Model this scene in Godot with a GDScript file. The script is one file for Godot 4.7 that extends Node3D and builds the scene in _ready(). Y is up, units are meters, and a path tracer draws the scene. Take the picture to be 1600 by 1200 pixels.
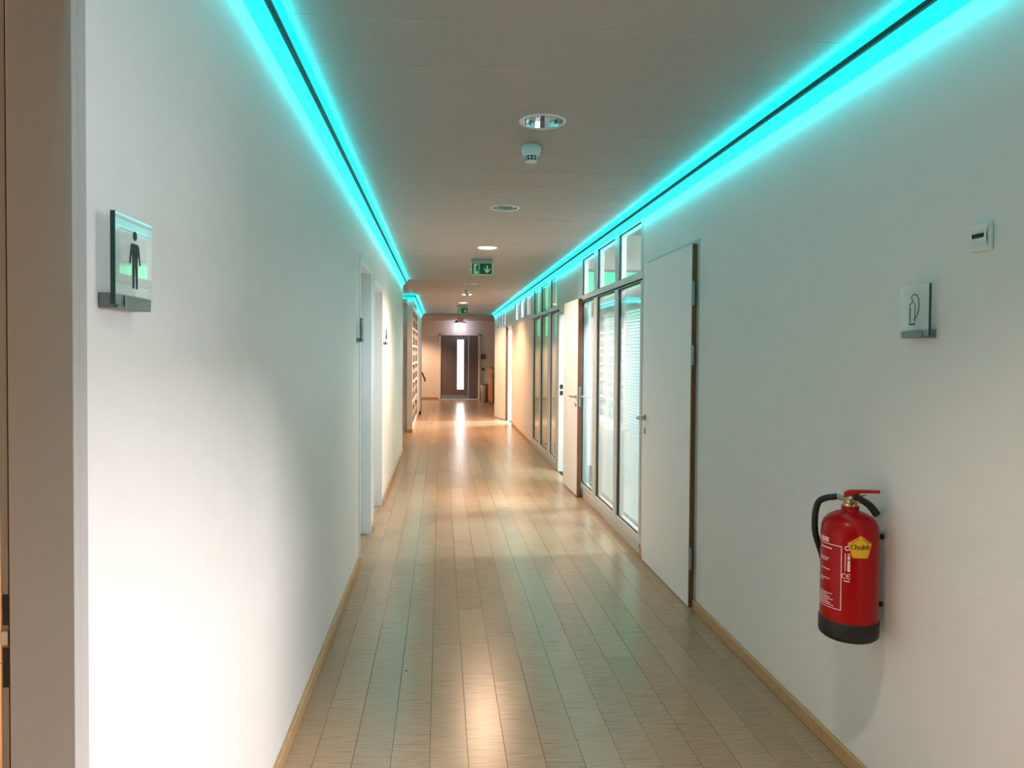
extends Node3D
# A long office corridor: white walls, cyan LED coves, perforated ceiling, plank floor.
# Lengths are metres. "f" is the distance ahead of the camera's foot point along the corridor (world z = -f).

const XL := -0.572          # left wall face
const XR := 1.492           # right wall face
const CEIL := 2.60
const PITCH := 0.375        # ceiling panel pitch
const SEAM0 := 2.376

var M := {}
var taken := {}
var rng := RandomNumberGenerator.new()

# ------------------------------------------------------------------ mesh building
class MB:
	var v := PackedVector3Array()
	var n := PackedVector3Array()
	var uv := PackedVector2Array()
	func tri(a: Vector3, b: Vector3, c: Vector3, na: Vector3, nb: Vector3, nc: Vector3, ua := Vector2.ZERO, ub := Vector2.ZERO, uc := Vector2.ZERO) -> void:
		if (b - a).cross(c - a).dot(na + nb + nc) > 0.0:
			v.append_array([a, c, b]); n.append_array([na, nc, nb]); uv.append_array([ua, uc, ub])
		else:
			v.append_array([a, b, c]); n.append_array([na, nb, nc]); uv.append_array([ua, ub, uc])
	func quad(a: Vector3, b: Vector3, c: Vector3, d: Vector3, nn: Vector3) -> void:
		var t := nn.cross(Vector3.UP) if absf(nn.y) < 0.8 else nn.cross(Vector3.BACK)
		t = t.normalized()
		var w := nn.cross(t)
		var q := [a, b, c, d].map(func(p): return Vector2(p.dot(t), p.dot(w)))
		tri(a, b, c, nn, nn, nn, q[0], q[1], q[2])
		tri(a, c, d, nn, nn, nn, q[0], q[2], q[3])
	func smooth_quad(a: Vector3, b: Vector3, c: Vector3, d: Vector3, na: Vector3, nb: Vector3, nc: Vector3, nd: Vector3) -> void:
		tri(a, b, c, na, nb, nc)
		tri(a, c, d, na, nc, nd)
	# box between two corners with all edges chamfered by k
	func box(p: Vector3, q: Vector3, k := 0.0) -> void:
		var lo := Vector3(minf(p.x, q.x), minf(p.y, q.y), minf(p.z, q.z))
		var hi := Vector3(maxf(p.x, q.x), maxf(p.y, q.y), maxf(p.z, q.z))
		var c := (lo + hi) * 0.5
		var h := (hi - lo) * 0.5
		k = minf(k, minf(h.x, minf(h.y, h.z)) * 0.9)
		for ax in 3:
			var a1 := (ax + 1) % 3
			var a2 := (ax + 2) % 3
			for s in [-1.0, 1.0]:
				var nn := Vector3.ZERO
				nn[ax] = s
				var pts := []
				for e in [[-1, -1], [1, -1], [1, 1], [-1, 1]]:
					var t := Vector3.ZERO
					t[ax] = s * h[ax]; t[a1] = e[0] * (h[a1] - k); t[a2] = e[1] * (h[a2] - k)
					pts.append(c + t)
				quad(pts[0], pts[1], pts[2], pts[3], nn)
		if k <= 0.0:
			return
		for ax in 3:            # edges along ax
			var a1 := (ax + 1) % 3
			var a2 := (ax + 2) % 3
			for s1 in [-1.0, 1.0]:
				for s2 in [-1.0, 1.0]:
					var nn := Vector3.ZERO
					nn[a1] = s1; nn[a2] = s2
					var pts := []
					for e in [[-1, 0], [1, 0], [1, 1], [-1, 1]]:
						var t := Vector3.ZERO
						t[ax] = e[0] * (h[ax] - k)
						t[a1] = s1 * (h[a1] - (k if e[1] == 1 else 0.0))
						t[a2] = s2 * (h[a2] - (0.0 if e[1] == 1 else k))
						pts.append(c + t)
					quad(pts[0], pts[1], pts[2], pts[3], nn.normalized())
		for sx in [-1.0, 1.0]:
			for sy in [-1.0, 1.0]:
				for sz in [-1.0, 1.0]:
					var s := Vector3(sx, sy, sz)
					var nn := s.normalized()
					tri(c + s * (h - Vector3(0, k, k)), c + s * (h - Vector3(k, 0, k)), c + s * (h - Vector3(k, k, 0)), nn, nn, nn)
	# forward-distance box
	func bf(x0: float, x1: float, y0: float, y1: float, f0: float, f1: float, k := 0.0) -> void:
		box(Vector3(x0, y0, -f0), Vector3(x1, y1, -f1), k)
	# lathe round the y axis through o; profile of Vector2(radius, y)
	func lathe(o: Vector3, prof: Array, segs := 32, sharp := false, squash := 1.0) -> void:
		var nr := []
		for i in prof.size() - 1:
			var d: Vector2 = prof[i + 1] - prof[i]
			nr.append(Vector2(d.y, -d.x).normalized())
		for i in prof.size() - 1:
			var n0: Vector2 = nr[i]
			var n1: Vector2 = nr[i]
			if not sharp:
				if i > 0 and nr[i - 1].dot(nr[i]) > 0.6: n0 = (nr[i - 1] + nr[i]).normalized()
				if i < nr.size() - 1 and nr[i + 1].dot(nr[i]) > 0.6: n1 = (nr[i + 1] + nr[i]).normalized()
			for s in segs:
				var a := TAU * s / segs
				var b := TAU * (s + 1) / segs
				var ca := Vector3(cos(a), 0, sin(a) * squash)
				var cb := Vector3(cos(b), 0, sin(b) * squash)
				var p0: Vector2 = prof[i]
				var p1: Vector2 = prof[i + 1]
				var A := o + ca * p0.x + Vector3.UP * p0.y
				var B := o + cb * p0.x + Vector3.UP * p0.y
				var C := o + cb * p1.x + Vector3.UP * p1.y
				var D := o + ca * p1.x + Vector3.UP * p1.y
				if p0.x > 1e-6:
					tri(A, B, C, ca * n0.x + Vector3.UP * n0.y, cb * n0.x + Vector3.UP * n0.y, cb * n1.x + Vector3.UP * n1.y)
				if p1.x > 1e-6:
					tri(A, C, D, ca * n0.x + Vector3.UP * n0.y, cb * n1.x + Vector3.UP * n1.y, ca * n1.x + Vector3.UP * n1.y)
	# round tube along points
	func tube(pts: Array, r: float, segs := 10, r_end := -1.0) -> void:
		if r_end < 0: r_end = r
		var rings := []
		var up := Vector3.UP
		for i in pts.size():
			var d: Vector3 = (pts[mini(i + 1, pts.size() - 1)] - pts[maxi(i - 1, 0)]).normalized()
			if absf(d.dot(up)) > 0.95: up = Vector3.RIGHT if absf(d.x) < 0.8 else Vector3.BACK
			var s := d.cross(up).normalized()
			up = s.cross(d).normalized()
			var rr := lerpf(r, r_end, float(i) / maxf(1.0, pts.size() - 1))
			var ring := []
			for k in segs:
				var a := TAU * k / segs
				ring.append([pts[i] + (s * cos(a) + up * sin(a)) * rr, s * cos(a) + up * sin(a)])
			rings.append([ring, d, pts[i]])
		for i in rings.size() - 1:
			for k in segs:
				var A = rings[i][0][k]
				var B = rings[i][0][(k + 1) % segs]
				var C = rings[i + 1][0][(k + 1) % segs]
				var D = rings[i + 1][0][k]
				smooth_quad(A[0], B[0], C[0], D[0], A[1], B[1], C[1], D[1])
		for e in [0, rings.size() - 1]:
			var nn: Vector3 = rings[e][1] * (-1.0 if e == 0 else 1.0)
			for k in segs:
				tri(rings[e][2], rings[e][0][k][0], rings[e][0][(k + 1) % segs][0], nn, nn, nn)
	# 2-D polygon (Vector2 list) lifted into a plane: o + x*ax + y*ay, thickness t along nn
	func poly(pl: PackedVector2Array, o: Vector3, ax: Vector3, ay: Vector3, nn: Vector3, t: float) -> void:
		var idx := Geometry2D.triangulate_polygon(pl)
		var at := func(p: Vector2, k: float) -> Vector3: return o + ax * p.x + ay * p.y + nn * k
		for i in range(0, idx.size(), 3):
			tri(at.call(pl[idx[i]], t), at.call(pl[idx[i + 1]], t), at.call(pl[idx[i + 2]], t), nn, nn, nn)
			tri(at.call(pl[idx[i]], 0.0), at.call(pl[idx[i + 1]], 0.0), at.call(pl[idx[i + 2]], 0.0), -nn, -nn, -nn)
		var ccw := not Geometry2D.is_polygon_clockwise(pl)
		for i in pl.size():
			var a := pl[i]
			var b := pl[(i + 1) % pl.size()]
			var d := (b - a).normalized()
			var e := Vector2(d.y, -d.x) * (1.0 if ccw else -1.0)
			quad(at.call(a, 0.0), at.call(b, 0.0), at.call(b, t), at.call(a, t), (ax * e.x + ay * e.y).normalized())
	# ribbon of width w along a 2-D polyline, lifted the same way
	func stroke(pl: Array, w: float, o: Vector3, ax: Vector3, ay: Vector3, nn: Vector3, t: float) -> void:
		var l := PackedVector2Array()
		var r := PackedVector2Array()
		for i in pl.size():
			var d: Vector2 = (pl[mini(i + 1, pl.size() - 1)] - pl[maxi(i - 1, 0)]).normalized()
			var e := Vector2(-d.y, d.x) * w * 0.5
			l.append(pl[i] + e)
			r.insert(0, pl[i] - e)
		l.append_array(r)
		poly(l, o, ax, ay, nn, t)
	func mesh(shift := Vector3.ZERO) -> ArrayMesh:
		var vv := v.duplicate()
		if shift != Vector3.ZERO:
			for i in vv.size(): vv[i] -= shift
		var a := []
		a.resize(Mesh.ARRAY_MAX)
		a[Mesh.ARRAY_VERTEX] = vv; a[Mesh.ARRAY_NORMAL] = n; a[Mesh.ARRAY_TEX_UV] = uv
		var m := ArrayMesh.new()
		m.add_surface_from_arrays(Mesh.PRIMITIVE_TRIANGLES, a)
		return m

func numbered(called: String) -> String:
	if not taken.has(called):
		taken[called] = 0
		return called
	taken[called] += 1
	return "%s_%03d" % [called, taken[called]]

func tag(o: Node3D, label: String, category: String, group := "") -> Node3D:
	o.set_meta("label", label); o.set_meta("category", category)
	if group: o.set_meta("group", group)
	return o

# a thing: a Node3D at its base (world place), parts follow as children
func thing(called: String, label: String, category: String, at := Vector3.ZERO, group := "", turn := 0.0) -> Node3D:
	var o := Node3D.new()
	o.name = numbered(called)
	add_child(o)
	o.position = at
	o.rotation.y = turn
	return tag(o, label, category, group)

func setting(called: String, at := Vector3.ZERO) -> Node3D:
	var o := Node3D.new()
	o.name = numbered(called)
	add_child(o)
	o.position = at
	o.set_meta("kind", "structure")
	return o

# commits a builder as one mesh; local = the builder already uses the parent's own axes
func part(mb: MB, called: String, mat: Material, parent: Node3D, local := false) -> MeshInstance3D:
	var o := MeshInstance3D.new()
	o.name = called
	var shift := Vector3.ZERO
	if not local and parent != self:
		var p: Node = parent
		while p != self:
			shift += p.position
			p = p.get_parent()
	o.mesh = mb.mesh(shift)
	o.material_override = mat
	parent.add_child(o, true)
	return o

func structure(called: String, mb: MB, mat: Material) -> MeshInstance3D:
	var o := MeshInstance3D.new()
	o.name = numbered(called)
	o.mesh = mb.mesh()
	o.material_override = mat
	add_child(o)
	o.set_meta("kind", "structure")
	return o

func boxes(list: Array, k := 0.0) -> MB:
	var b := MB.new()
	for e in list: b.bf(e[0], e[1], e[2], e[3], e[4], e[5], k)
	return b

func P(x: float, y: float, f: float) -> Vector3:
	return Vector3(x, y, -f)

# ------------------------------------------------------------------ materials
func mat(c: Color, rough := 0.6, metal := 0.0) -> StandardMaterial3D:
	var m := StandardMaterial3D.new()
	m.albedo_color = c; m.roughness = rough; m.metallic = metal
	return m

func glow(c: Color, energy: float, base := Color(0.02, 0.02, 0.02)) -> StandardMaterial3D:
	var m := mat(base, 0.5)
	m.emission_enabled = true; m.emission = c; m.emission_energy_multiplier = energy
	return m

func pane(c: Color, alpha: float) -> StandardMaterial3D:
	var m := mat(Color(c, alpha), 0.02)
	m.transparency = BaseMaterial3D.TRANSPARENCY_ALPHA
	return m

func noise_image(size: int, freq_x: float, freq_y: float, sd: int, fn: Callable) -> ImageTexture:
	var a := FastNoiseLite.new()
	a.seed = sd; a.frequency = 1.0; a.fractal_octaves = 3
	var im := Image.create(size, size, false, Image.FORMAT_RGB8)
	for y in size:
		for x in size:
			# blend over the edges so that it repeats without a seam
			var u := float(x) / size
			var w := float(y) / size
			var px := u * freq_x
			var py := w * freq_y
			var s := a.get_noise_2d(px, py) * (1 - u) * (1 - w) + a.get_noise_2d(px - freq_x, py) * u * (1 - w) + a.get_noise_2d(px, py - freq_y) * (1 - u) * w + a.get_noise_2d(px - freq_x, py - freq_y) * u * w
			im.set_pixel(x, y, fn.call(s, x, y))
	return ImageTexture.create_from_image(im)

func make_materials() -> void:
	# painted woodchip wall: faint relief
	var chip := noise_image(256, 40, 40, 3, func(s, _x, _y): return Color(1, 1, 1) * clampf(0.5 + s * 0.5, 0.0, 0.99))
	var blotch := noise_image(128, 5, 5, 4, func(s, _x, _y): return Color(1, 1, 1) * clampf(0.985 + s * 0.012, 0.9, 0.998))
	for w in [["wall", Color(0.895, 0.89, 0.88)]]:
		var m := mat(w[1], 0.75)
		m.albedo_texture = blotch
		m.uv1_triplanar = true; m.uv1_world_triplanar = true; m.uv1_scale = Vector3(1.2, 1.2, 1.2)
		m.heightmap_enabled = true; m.heightmap_texture = chip; m.heightmap_scale = 0.06
		M[w[0]] = m
	M.white = mat(Color(0.88, 0.88, 0.86), 0.45)
	M.door_white = mat(Color(0.92, 0.925, 0.93), 0.5)
	M.frame_grey = mat(Color(0.74, 0.73, 0.71), 0.45)
	M.jamb = mat(Color(0.68, 0.665, 0.655), 0.5)
	M.gasket = mat(Color(0.10, 0.08, 0.08), 0.7)
	M.black = mat(Color(0.015, 0.015, 0.017), 0.45)
	M.steel = mat(Color(0.70, 0.70, 0.69), 0.28, 1.0)
	M.chrome = mat(Color(0.85, 0.86, 0.87), 0.08, 1.0)
	M.alu = mat(Color(0.60, 0.62, 0.63), 0.4, 0.8)
	M.alu_white = mat(Color(0.80, 0.80, 0.79), 0.35)
	M.dark_profile = mat(Color(0.16, 0.18, 0.19), 0.5, 0.3)
	# crosswise wood streaks, several tones
	var streak := noise_image(512, 3, 90, 11, func(s, _x, _y): return Color(1, 1, 1) * (0.94 + clampf(s, -0.45, 0.05) * 0.30))
	M.boards = []
	for c in [Color(0.68, 0.575, 0.46), Color(0.66, 0.55, 0.435), Color(0.70, 0.595, 0.48), Color(0.67, 0.56, 0.45), Color(0.65, 0.55, 0.44), Color(0.695, 0.58, 0.46)]:
		var m := mat(c, 0.25)
		m.albedo_texture = streak
		m.uv1_scale = Vector3(1.7, 1.7, 1.7)
		m.metallic_specular = 0.55
		M.boards.append(m)
	M.joint = mat(Color(0.22, 0.17, 0.12), 0.8)
	M.speck = mat(Color(0.10, 0.07, 0.05), 0.6)
	var wood := noise_image(256, 60, 4, 13, func(s, _x, _y): return Color(1, 1, 1) * clampf(0.88 + s * 0.22, 0.5, 0.99))
	for w in [["skirting", Color(0.80, 0.64, 0.45), 0.4], ["oak_edge", Color(0.55, 0.34, 0.19), 0.5], ["cabinet_wood", Color(0.78, 0.53, 0.30), 0.75]]:
		var m := mat(w[1], w[2])
		m.albedo_texture = wood; m.uv1_triplanar = true; m.uv1_scale = Vector3(3, 3, 3)
		M[w[0]] = m
	# perforated metal: round holes at 5 mm, one texture cell holds 8 x 8 of them
	var im := Image.create(128, 128, false, Image.FORMAT_RGB8)
	for y in 128:
		for x in 128:
			var d := Vector2(fposmod(x + 0.5, 16.0) - 8.0, fposmod(y + 0.5, 16.0) - 8.0).length()
			im.set_pixel(x, y, Color(0.72, 0.70, 0.68).lerp(Color(0.16, 0.15, 0.15), clampf(4.6 - d, 0.0, 1.0)))
	M.perforated = mat(Color(1.0, 1.0, 1.0), 0.55)
	M.perforated.albedo_texture = ImageTexture.create_from_image(im)
	M.perforated.uv1_triplanar = true; M.perforated.uv1_world_triplanar = true; M.perforated.uv1_scale = Vector3(25, 25, 25)
	M.panel_joint = mat(Color(0.71, 0.69, 0.665), 0.5)
	M.void = mat(Color(0.12, 0.12, 0.12), 0.9)
	M.plaster = mat(Color(0.62, 0.56, 0.52), 0.8)
	M.glass = pane(Color(0.90, 0.97, 0.95), 0.06)
	M.sign_glass = pane(Color(0.88, 0.95, 0.93), 0.22)
	M.glass_edge = mat(Color(0.16, 0.33, 0.29), 0.15)
	M.sign_grey = mat(Color(0.50, 0.52, 0.51), 0.4, 0.5)
	M.red = mat(Color(0.62, 0.0, 0.015), 0.32)
	M.red.metallic_specular = 0.3
	M.red.clearcoat_enabled = true; M.red.clearcoat = 0.12; M.red.clearcoat_roughness = 0.12
	M.red_plastic = mat(Color(0.66, 0.05, 0.06), 0.4)
	M.rubber = mat(Color(0.018, 0.018, 0.02), 0.5)
	M.brass = mat(Color(0.80, 0.72, 0.55), 0.25, 1.0)
	M.print_white = mat(Color(0.92, 0.80, 0.79), 0.5)
	M.print_yellow = mat(Color(0.86, 0.67, 0.05), 0.45)
	M.print_dark = mat(Color(0.12, 0.10, 0.06), 0.5)
	M.exit_green = mat(Color(0.02, 0.32, 0.16), 0.35)
	M.exit_pale = mat(Color(0.66, 0.88, 0.76), 0.4)
	M.tile = mat(Color(0.86, 0.74, 0.60), 0.25)
	M.grout = mat(Color(0.58, 0.48, 0.38), 0.8)
	M.slat = mat(Color(0.90, 0.93, 0.93), 0.45)
	M.slat.backlight_enabled = true; M.slat.backlight = Color(0.8, 0.85, 0.85)
	M.door_taupe = mat(Color(0.43, 0.405, 0.415), 0.4)
	M.carpet = mat(Color(0.30, 0.31, 0.32), 0.95)
	M.shelf_white = mat(Color(0.88, 0.83, 0.79), 0.45)
	# lamps
	M.led = glow(Color(0.0, 1.0, 1.0), 1.3)
	M.lamp_lit = glow(Color(1.0, 0.95, 0.86), 3.0)
	M.lamp_cool = glow(Color(0.93, 1.0, 1.0), 3.0)
	M.exit_lit = glow(Color(0.98, 0.95, 1.0), 2.0)
	M.window_lit = glow(Color(1.0, 1.0, 0.98), 1.4)
	M.green_lit = glow(Color(0.0, 0.97, 0.66), 1.8, Color(0.0, 0.04, 0.03))

# ------------------------------------------------------------------ camera, sky, exposure
func make_view() -> void:
	# solved from the wall, floor and ceiling edges: yaw right, pitch down, slight roll, lens shifted up 25 of 1200 px
	var yaw := 0.100602
	var pitch := 0.020511
	var roll := 0.006959
	var fwd := Vector3(sin(yaw) * cos(pitch), -sin(pitch), -cos(yaw) * cos(pitch))
	var right := Vector3(cos(yaw), 0, sin(yaw))
	var up := right.cross(fwd)
	var r2 := right * cos(roll) + up * sin(roll)
	var u2 := -right * sin(roll) + up * cos(roll)
	var cam := Camera3D.new()
	cam.name = "camera"
	cam.near = 0.05; cam.far = 100.0
	cam.projection = Camera3D.PROJECTION_FRUSTUM
	cam.size = cam.near * 1200.0 / 1100.0
	cam.frustum_offset = Vector2(0, -25.13 / 1100.0 * cam.near)
	add_child(cam)
	cam.transform = Transform3D(Basis(r2, u2, -fwd), Vector3(0, 1.5, 0))
	cam.current = true
	var e := Environment.new()
	e.background_mode = Environment.BG_COLOR
	e.background_color = Color(0.75, 0.82, 0.90)
	e.background_energy_multiplier = 1.0
	e.ambient_light_source = Environment.AMBIENT_SOURCE_DISABLED
	e.tonemap_mode = Environment.TONE_MAPPER_LINEAR
	e.tonemap_exposure = 1.25
	e.sdfgi_enabled = true; e.ssao_enabled = true; e.ssil_enabled = true
	var we := WorldEnvironment.new()
	we.environment = e
	add_child(we)

func spot(parent: Node3D, at: Vector3, towards: Vector3, energy: float, angle: float, soft: float, size: float, c: Color) -> void:
	var l := SpotLight3D.new()
	l.name = "light"
	parent.add_child(l)
	l.global_position = at
	l.look_at(at + towards, Vector3.BACK if absf(towards.normalized().y) > 0.9 else Vector3.UP)
	l.light_energy = energy; l.light_color = c; l.light_size = size
	l.spot_angle = angle; l.spot_angle_attenuation = soft
	l.spot_range = 30.0; l.spot_attenuation = 2.0; l.shadow_enabled = true

func area(parent: Node3D, at: Vector3, towards: Vector3, up: Vector3, size: Vector2, energy: float, c: Color) -> void:
	var l := AreaLight3D.new()
	l.name = "light"
	parent.add_child(l)
	l.global_position = at
	l.look_at(at + towards, up)
	l.area_size = size; l.light_energy = energy; l.light_color = c
	l.area_range = 30.0; l.area_attenuation = 2.0; l.shadow_enabled = true

# ------------------------------------------------------------------ setting
func make_floor() -> void:
	var fl := setting("floor", P(0.46, 0, 0))
	# the slab reaches under the doorways and to the end wall; rooms have their own floors
	part(boxes([[XL - 0.12, XR + 0.12, -0.2, -0.014, -4.0, 19.6], [-2.6, 2.6, -0.2, -0.014, 19.6, 23.0], [-2.6, XL - 0.12, -0.2, -0.014, 10.7, 13.5]]), "slab", M.joint, fl)
	var w := 0.1415
	var x0 := 0.2486 - w * 6.0        # one seam measured in the photograph
	var cols := []
	var x := x0
	while x < XR + 0.02:
		cols.append(x)
		x += w
	for ci in cols.size():
		var a := maxf(cols[ci], XL - 0.02)
		var b := minf(cols[ci] + w, XR + 0.02)
		if b - a < 0.01: continue
		var f := -1.6 - rng.randf() * 0.8
		while f < 22.9:
			var ln := rng.randf_range(0.75, 1.25) if f < 8.5 else rng.randf_range(1.8, 2.6)
			var e := minf(f + ln, 22.9)
			if e > 22.3: e = 22.9
			var mb := MB.new()
			var dy := rng.randf_range(-0.0004, 0.0)
			var gp := rng.randf_range(0.0004, 0.0010)
			mb.bf(a + gp, b - gp, -0.014, dy, f + 0.0003, e - 0.0003, 0.0003)
			var off := Vector2(rng.randf() * 3.0, rng.randf() * 3.0)
			for i in mb.uv.size(): mb.uv[i] += off
			part(mb, "floor_board", M.boards[rng.randi() % M.boards.size()], fl)
			f = e
	# wider hall at the end and the side passage: the same boards, too far to tell apart
	var far := boxes([[-2.6, x0, -0.014, 0, 19.7, 22.9], [XR + 0.02, 2.6, -0.014, 0, 19.7, 22.9], [-2.6, XL - 0.02, -0.014, 0, 10.72, 13.34], [XL - 0.12, XL - 0.021, -0.014, 0, 5.08, 5.87], [XL - 0.12, XL - 0.021, -0.014, 0, 6.11, 6.94], [XL - 0.11, XL - 0.021, -0.014, 0, 0.27, 1.155]])
	part(far, "floor_surface", M.boards[0], fl)
	# two dark knots / stains seen on the near boards
	for s in [[635.0, 1048.0, 0.006], [661.0, 908.0, 0.006], [757.0, 952.0, 0.004]]:
		var d := MB.new()
		var q := floor_point(s[0], s[1])
		d.lathe(q, [Vector2(s[2] * 1.3, 0.0), Vector2(s[2], 0.0006), Vector2(0.0, 0.0007)], 10)
		part(d, "knot", M.speck, fl)

func floor_point(px: float, py: float) -> Vector3:
	var b := get_node("camera") as Camera3D
	var d := b.basis.x * ((px - 800.0) / 1100.0) + b.basis.y * ((600.0 - 25.13 - py) / 1100.0) - b.basis.z
	return b.position + d * (-1.5 / d.y)

var downlights := [[1.33, true], [3.33, false], [5.33, false], [7.34, true], [9.30, false], [11.20, false], [13.22, true], [15.40, true]]

func make_ceiling() -> void:
	var ce := setting("ceiling", P(0.46, CEIL, 0))
	var xa := XL + 0.065
	var xb := XR - 0.065
	part(boxes([[-2.7, XR + 0.02, 2.90, 3.0, -4.1, 19.62]]), "slab", M.void, ce)
	# end hall: plain plaster, side passage too
	part(boxes([[-2.6, XL + 0.0, 2.60, 2.66, 10.9, 13.3]]), "plaster_field", M.plaster, ce)
	structure("ceiling_hall", boxes([[-2.6, 2.6, 2.55, 2.62, 19.76, 22.9], [-2.7, 2.7, 2.90, 3.0, 19.64, 23.0]]), M.plaster)
	var k := -16
	while true:
		var f0 := SEAM0 + PITCH * k
		if f0 > 19.7: break
		var f1 := minf(f0 + PITCH, 19.76)
		var left := xa if not (f0 > 10.80 and f1 < 13.30) else XL
		var holes := []
		for d in downlights:
			if d[0] + 0.1 > f0 and d[0] - 0.1 < f1: holes.append(d[0])
		if holes.is_empty():
			part(boxes([[left, xb, CEIL, CEIL + 0.02, f0 + 0.0022, f1 - 0.0022]], 0.0015), "ceiling_panel", M.perforated, ce)
		else:
			var c := CSGCombiner3D.new()
			c.name = "ceiling_panel"
			ce.add_child(c, true)
			var bx := CSGBox3D.new()
			bx.size = Vector3(xb - left, 0.02, f1 - f0 - 0.0044)
			bx.material = M.perforated
			c.add_child(bx)
			bx.position = P((left + xb) / 2, CEIL + 0.01, (f0 + f1) / 2) - ce.position
			for h in holes:
				var cy := CSGCylinder3D.new()
				cy.radius = 0.101; cy.height = 0.2; cy.sides = 40
				cy.operation = CSGShape3D.OPERATION_SUBTRACTION
				cy.material = M.perforated
				c.add_child(cy)
				cy.position = P(0.474, CEIL, h) - ce.position
		part(boxes([[left, xb, CEIL - 0.0008, CEIL + 0.012, f0 - 0.0020, f0 + 0.0020]]), "joint_strip", M.panel_joint, ce)
		k += 1
	# closures above the coves
	part(boxes([[XL - 0.1, xa, CEIL + 0.0, CEIL + 0.02, -4.0, 10.95], [xb, XR + 0.1, CEIL, CEIL + 0.02, -4.0, 19.76], [XL - 0.1, xa, CEIL, CEIL + 0.02, 13.35, 19.76]]), "edge_trim", M.white, ce)

func make_walls() -> void:
	# left wall with three door openings, ends where the side passage opens
	var t := 0.11
	var a := XL - t
	var H := 2.62
	structure("wall_left", boxes([
		[a, XL, 0, H, -4.0, 0.25], [a, XL, 2.14, H, 0.25, 1.174], [a, XL, 0, H, 1.174, 5.06], [a, XL, 2.16, H, 5.06, 5.89], [a, XL, 0, H, 5.89, 6.09], [a, XL, 2.10, H, 6.09, 6.96], [a, XL, 0, H, 6.96, 10.70]]), M.wall)
	# stub beside the bookcase, set-back wall of the passage, and the wall after the bookcase
	structure("wall_left_far", boxes([[-0.63, -0.535, 0, 2.62, 13.34, 13.46], [-0.98, -0.92, 0, 2.62, 13.4, 16.3], [-2.6, -0.63, 0, 2.62, 13.9, 13.98], [-0.98, -0.535, 0, 2.62, 16.22, 19.62]]), M.wall)
	structure("wall_passage", boxes([[-2.7, -2.6, 0, 2.7, 10.6, 14.0], [-2.6, XL - t, 0, 2.7, 10.60, 10.70]]), M.wall)
	# right wall: solid stretches between the glazed bays
	var c := XR + 0.11
	structure("wall_right", boxes([
		[XR, c, 0, H, -4.0, 0.50], [XR, c, 2.12, H, 0.50, 1.42],
		[XR, c, 0, H, 1.42, 4.03], [XR, c, 2.13, H, 4.03, 4.96], [XR, c, 0, H, 4.96, 5.12],
		[XR, c, 2.53, H, 5.12, 18.70],
		[XR, c, 0, 2.09, 11.46, 14.72], [XR, c, 0, 2.09, 15.68, 18.70], [XR, c, 0, H, 18.70, 19.70]]), M.wall)
	# office facade above the corridor's false ceiling
	structure("wall_right_upper", boxes([[XR + 0.02, c, 2.62, 3.2, -1.0, 19.7]]), M.white)
	structure("wall_end", boxes([[-2.7, -0.07, 0, 2.62, 22.87, 23.0], [1.27, 2.7, 0, 2.62, 22.87, 23.0], [-0.07, 1.27, 2.12, 2.62, 22.87, 23.0]]), M.wall)
	structure("wall_hall_left", boxes([[-2.7, -2.6, 0, 2.62, 19.5, 23.0], [-2.6, -0.9, 0, 2.62, 19.5, 19.6]]), M.wall)
	structure("wall_hall_right", boxes([[2.6, 2.7, 0, 2.62, 19.6, 23.0], [XR + 0.11, 2.6, 0, 2.62, 19.6, 19.7]]), M.wall)
	structure("wall_back", boxes([[XL - 0.2, XR + 0.2, 0, 2.7, -4.1, -4.0]]), M.wall)
	# baseboards
	structure("baseboard_left", boxes([[XL, XL + 0.015, 0, 0.062, 1.20, 5.05], [XL, XL + 0.015, 0, 0.062, 5.90, 6.08], [XL, XL + 0.015, 0, 0.062, 6.97, 10.715], [XL - t, XL + 0.015, 0, 0.062, 10.70, 10.715], [-0.64, -0.525, 0, 0.062, 13.325, 13.34], [-0.535, -0.522, 0, 0.062, 16.22, 19.6]], 0.003), M.skirting)
	structure("baseboard_right", boxes([[XR - 0.015, XR, 0, 0.06, 1.47, 3.985], [XR - 0.015, XR, 0, 0.06, 5.0, 5.115], [XR - 0.015, XR, 0, 0.06, 11.48, 14.70], [XR - 0.015, XR, 0, 0.06, 15.72, 19.70]], 0.003), M.skirting)
	structure("baseboard_end", boxes([[-2.6, -0.08, 0, 0.07, 22.853, 22.87], [1.28, 2.6, 0, 0.07, 22.853, 22.87]], 0.003), M.skirting)

# fine lever handle; in the door's own axes: face plane at z = 0 facing +z, lever runs towards +x * side
func lever(door: Node3D, at: Vector3, side: float, out: Vector3) -> void:
	var along := Vector3.UP.cross(out).normalized() * side
	var h := MB.new()
	var p := at
	h.tube([p, p + out * 0.008], 0.024, 20)
	h.tube([p + out * 0.006, p + out * 0.048, p + out * 0.056 + along * 0.004, p + out * 0.060 + along * 0.014, p + out * 0.060 + along * 0.125], 0.0095, 12)
	var hd := part(h, "handle", M.steel, door, true)
	var k := MB.new()
	k.tube([p - Vector3.UP * 0.085, p - Vector3.UP * 0.085 + out * 0.006], 0.014, 16)
	k.tube([p - Vector3.UP * 0.105, p - Vector3.UP * 0.105 + out * 0.006], 0.012, 16)
	part(k, "lock_rose", M.steel, hd, true)

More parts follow.
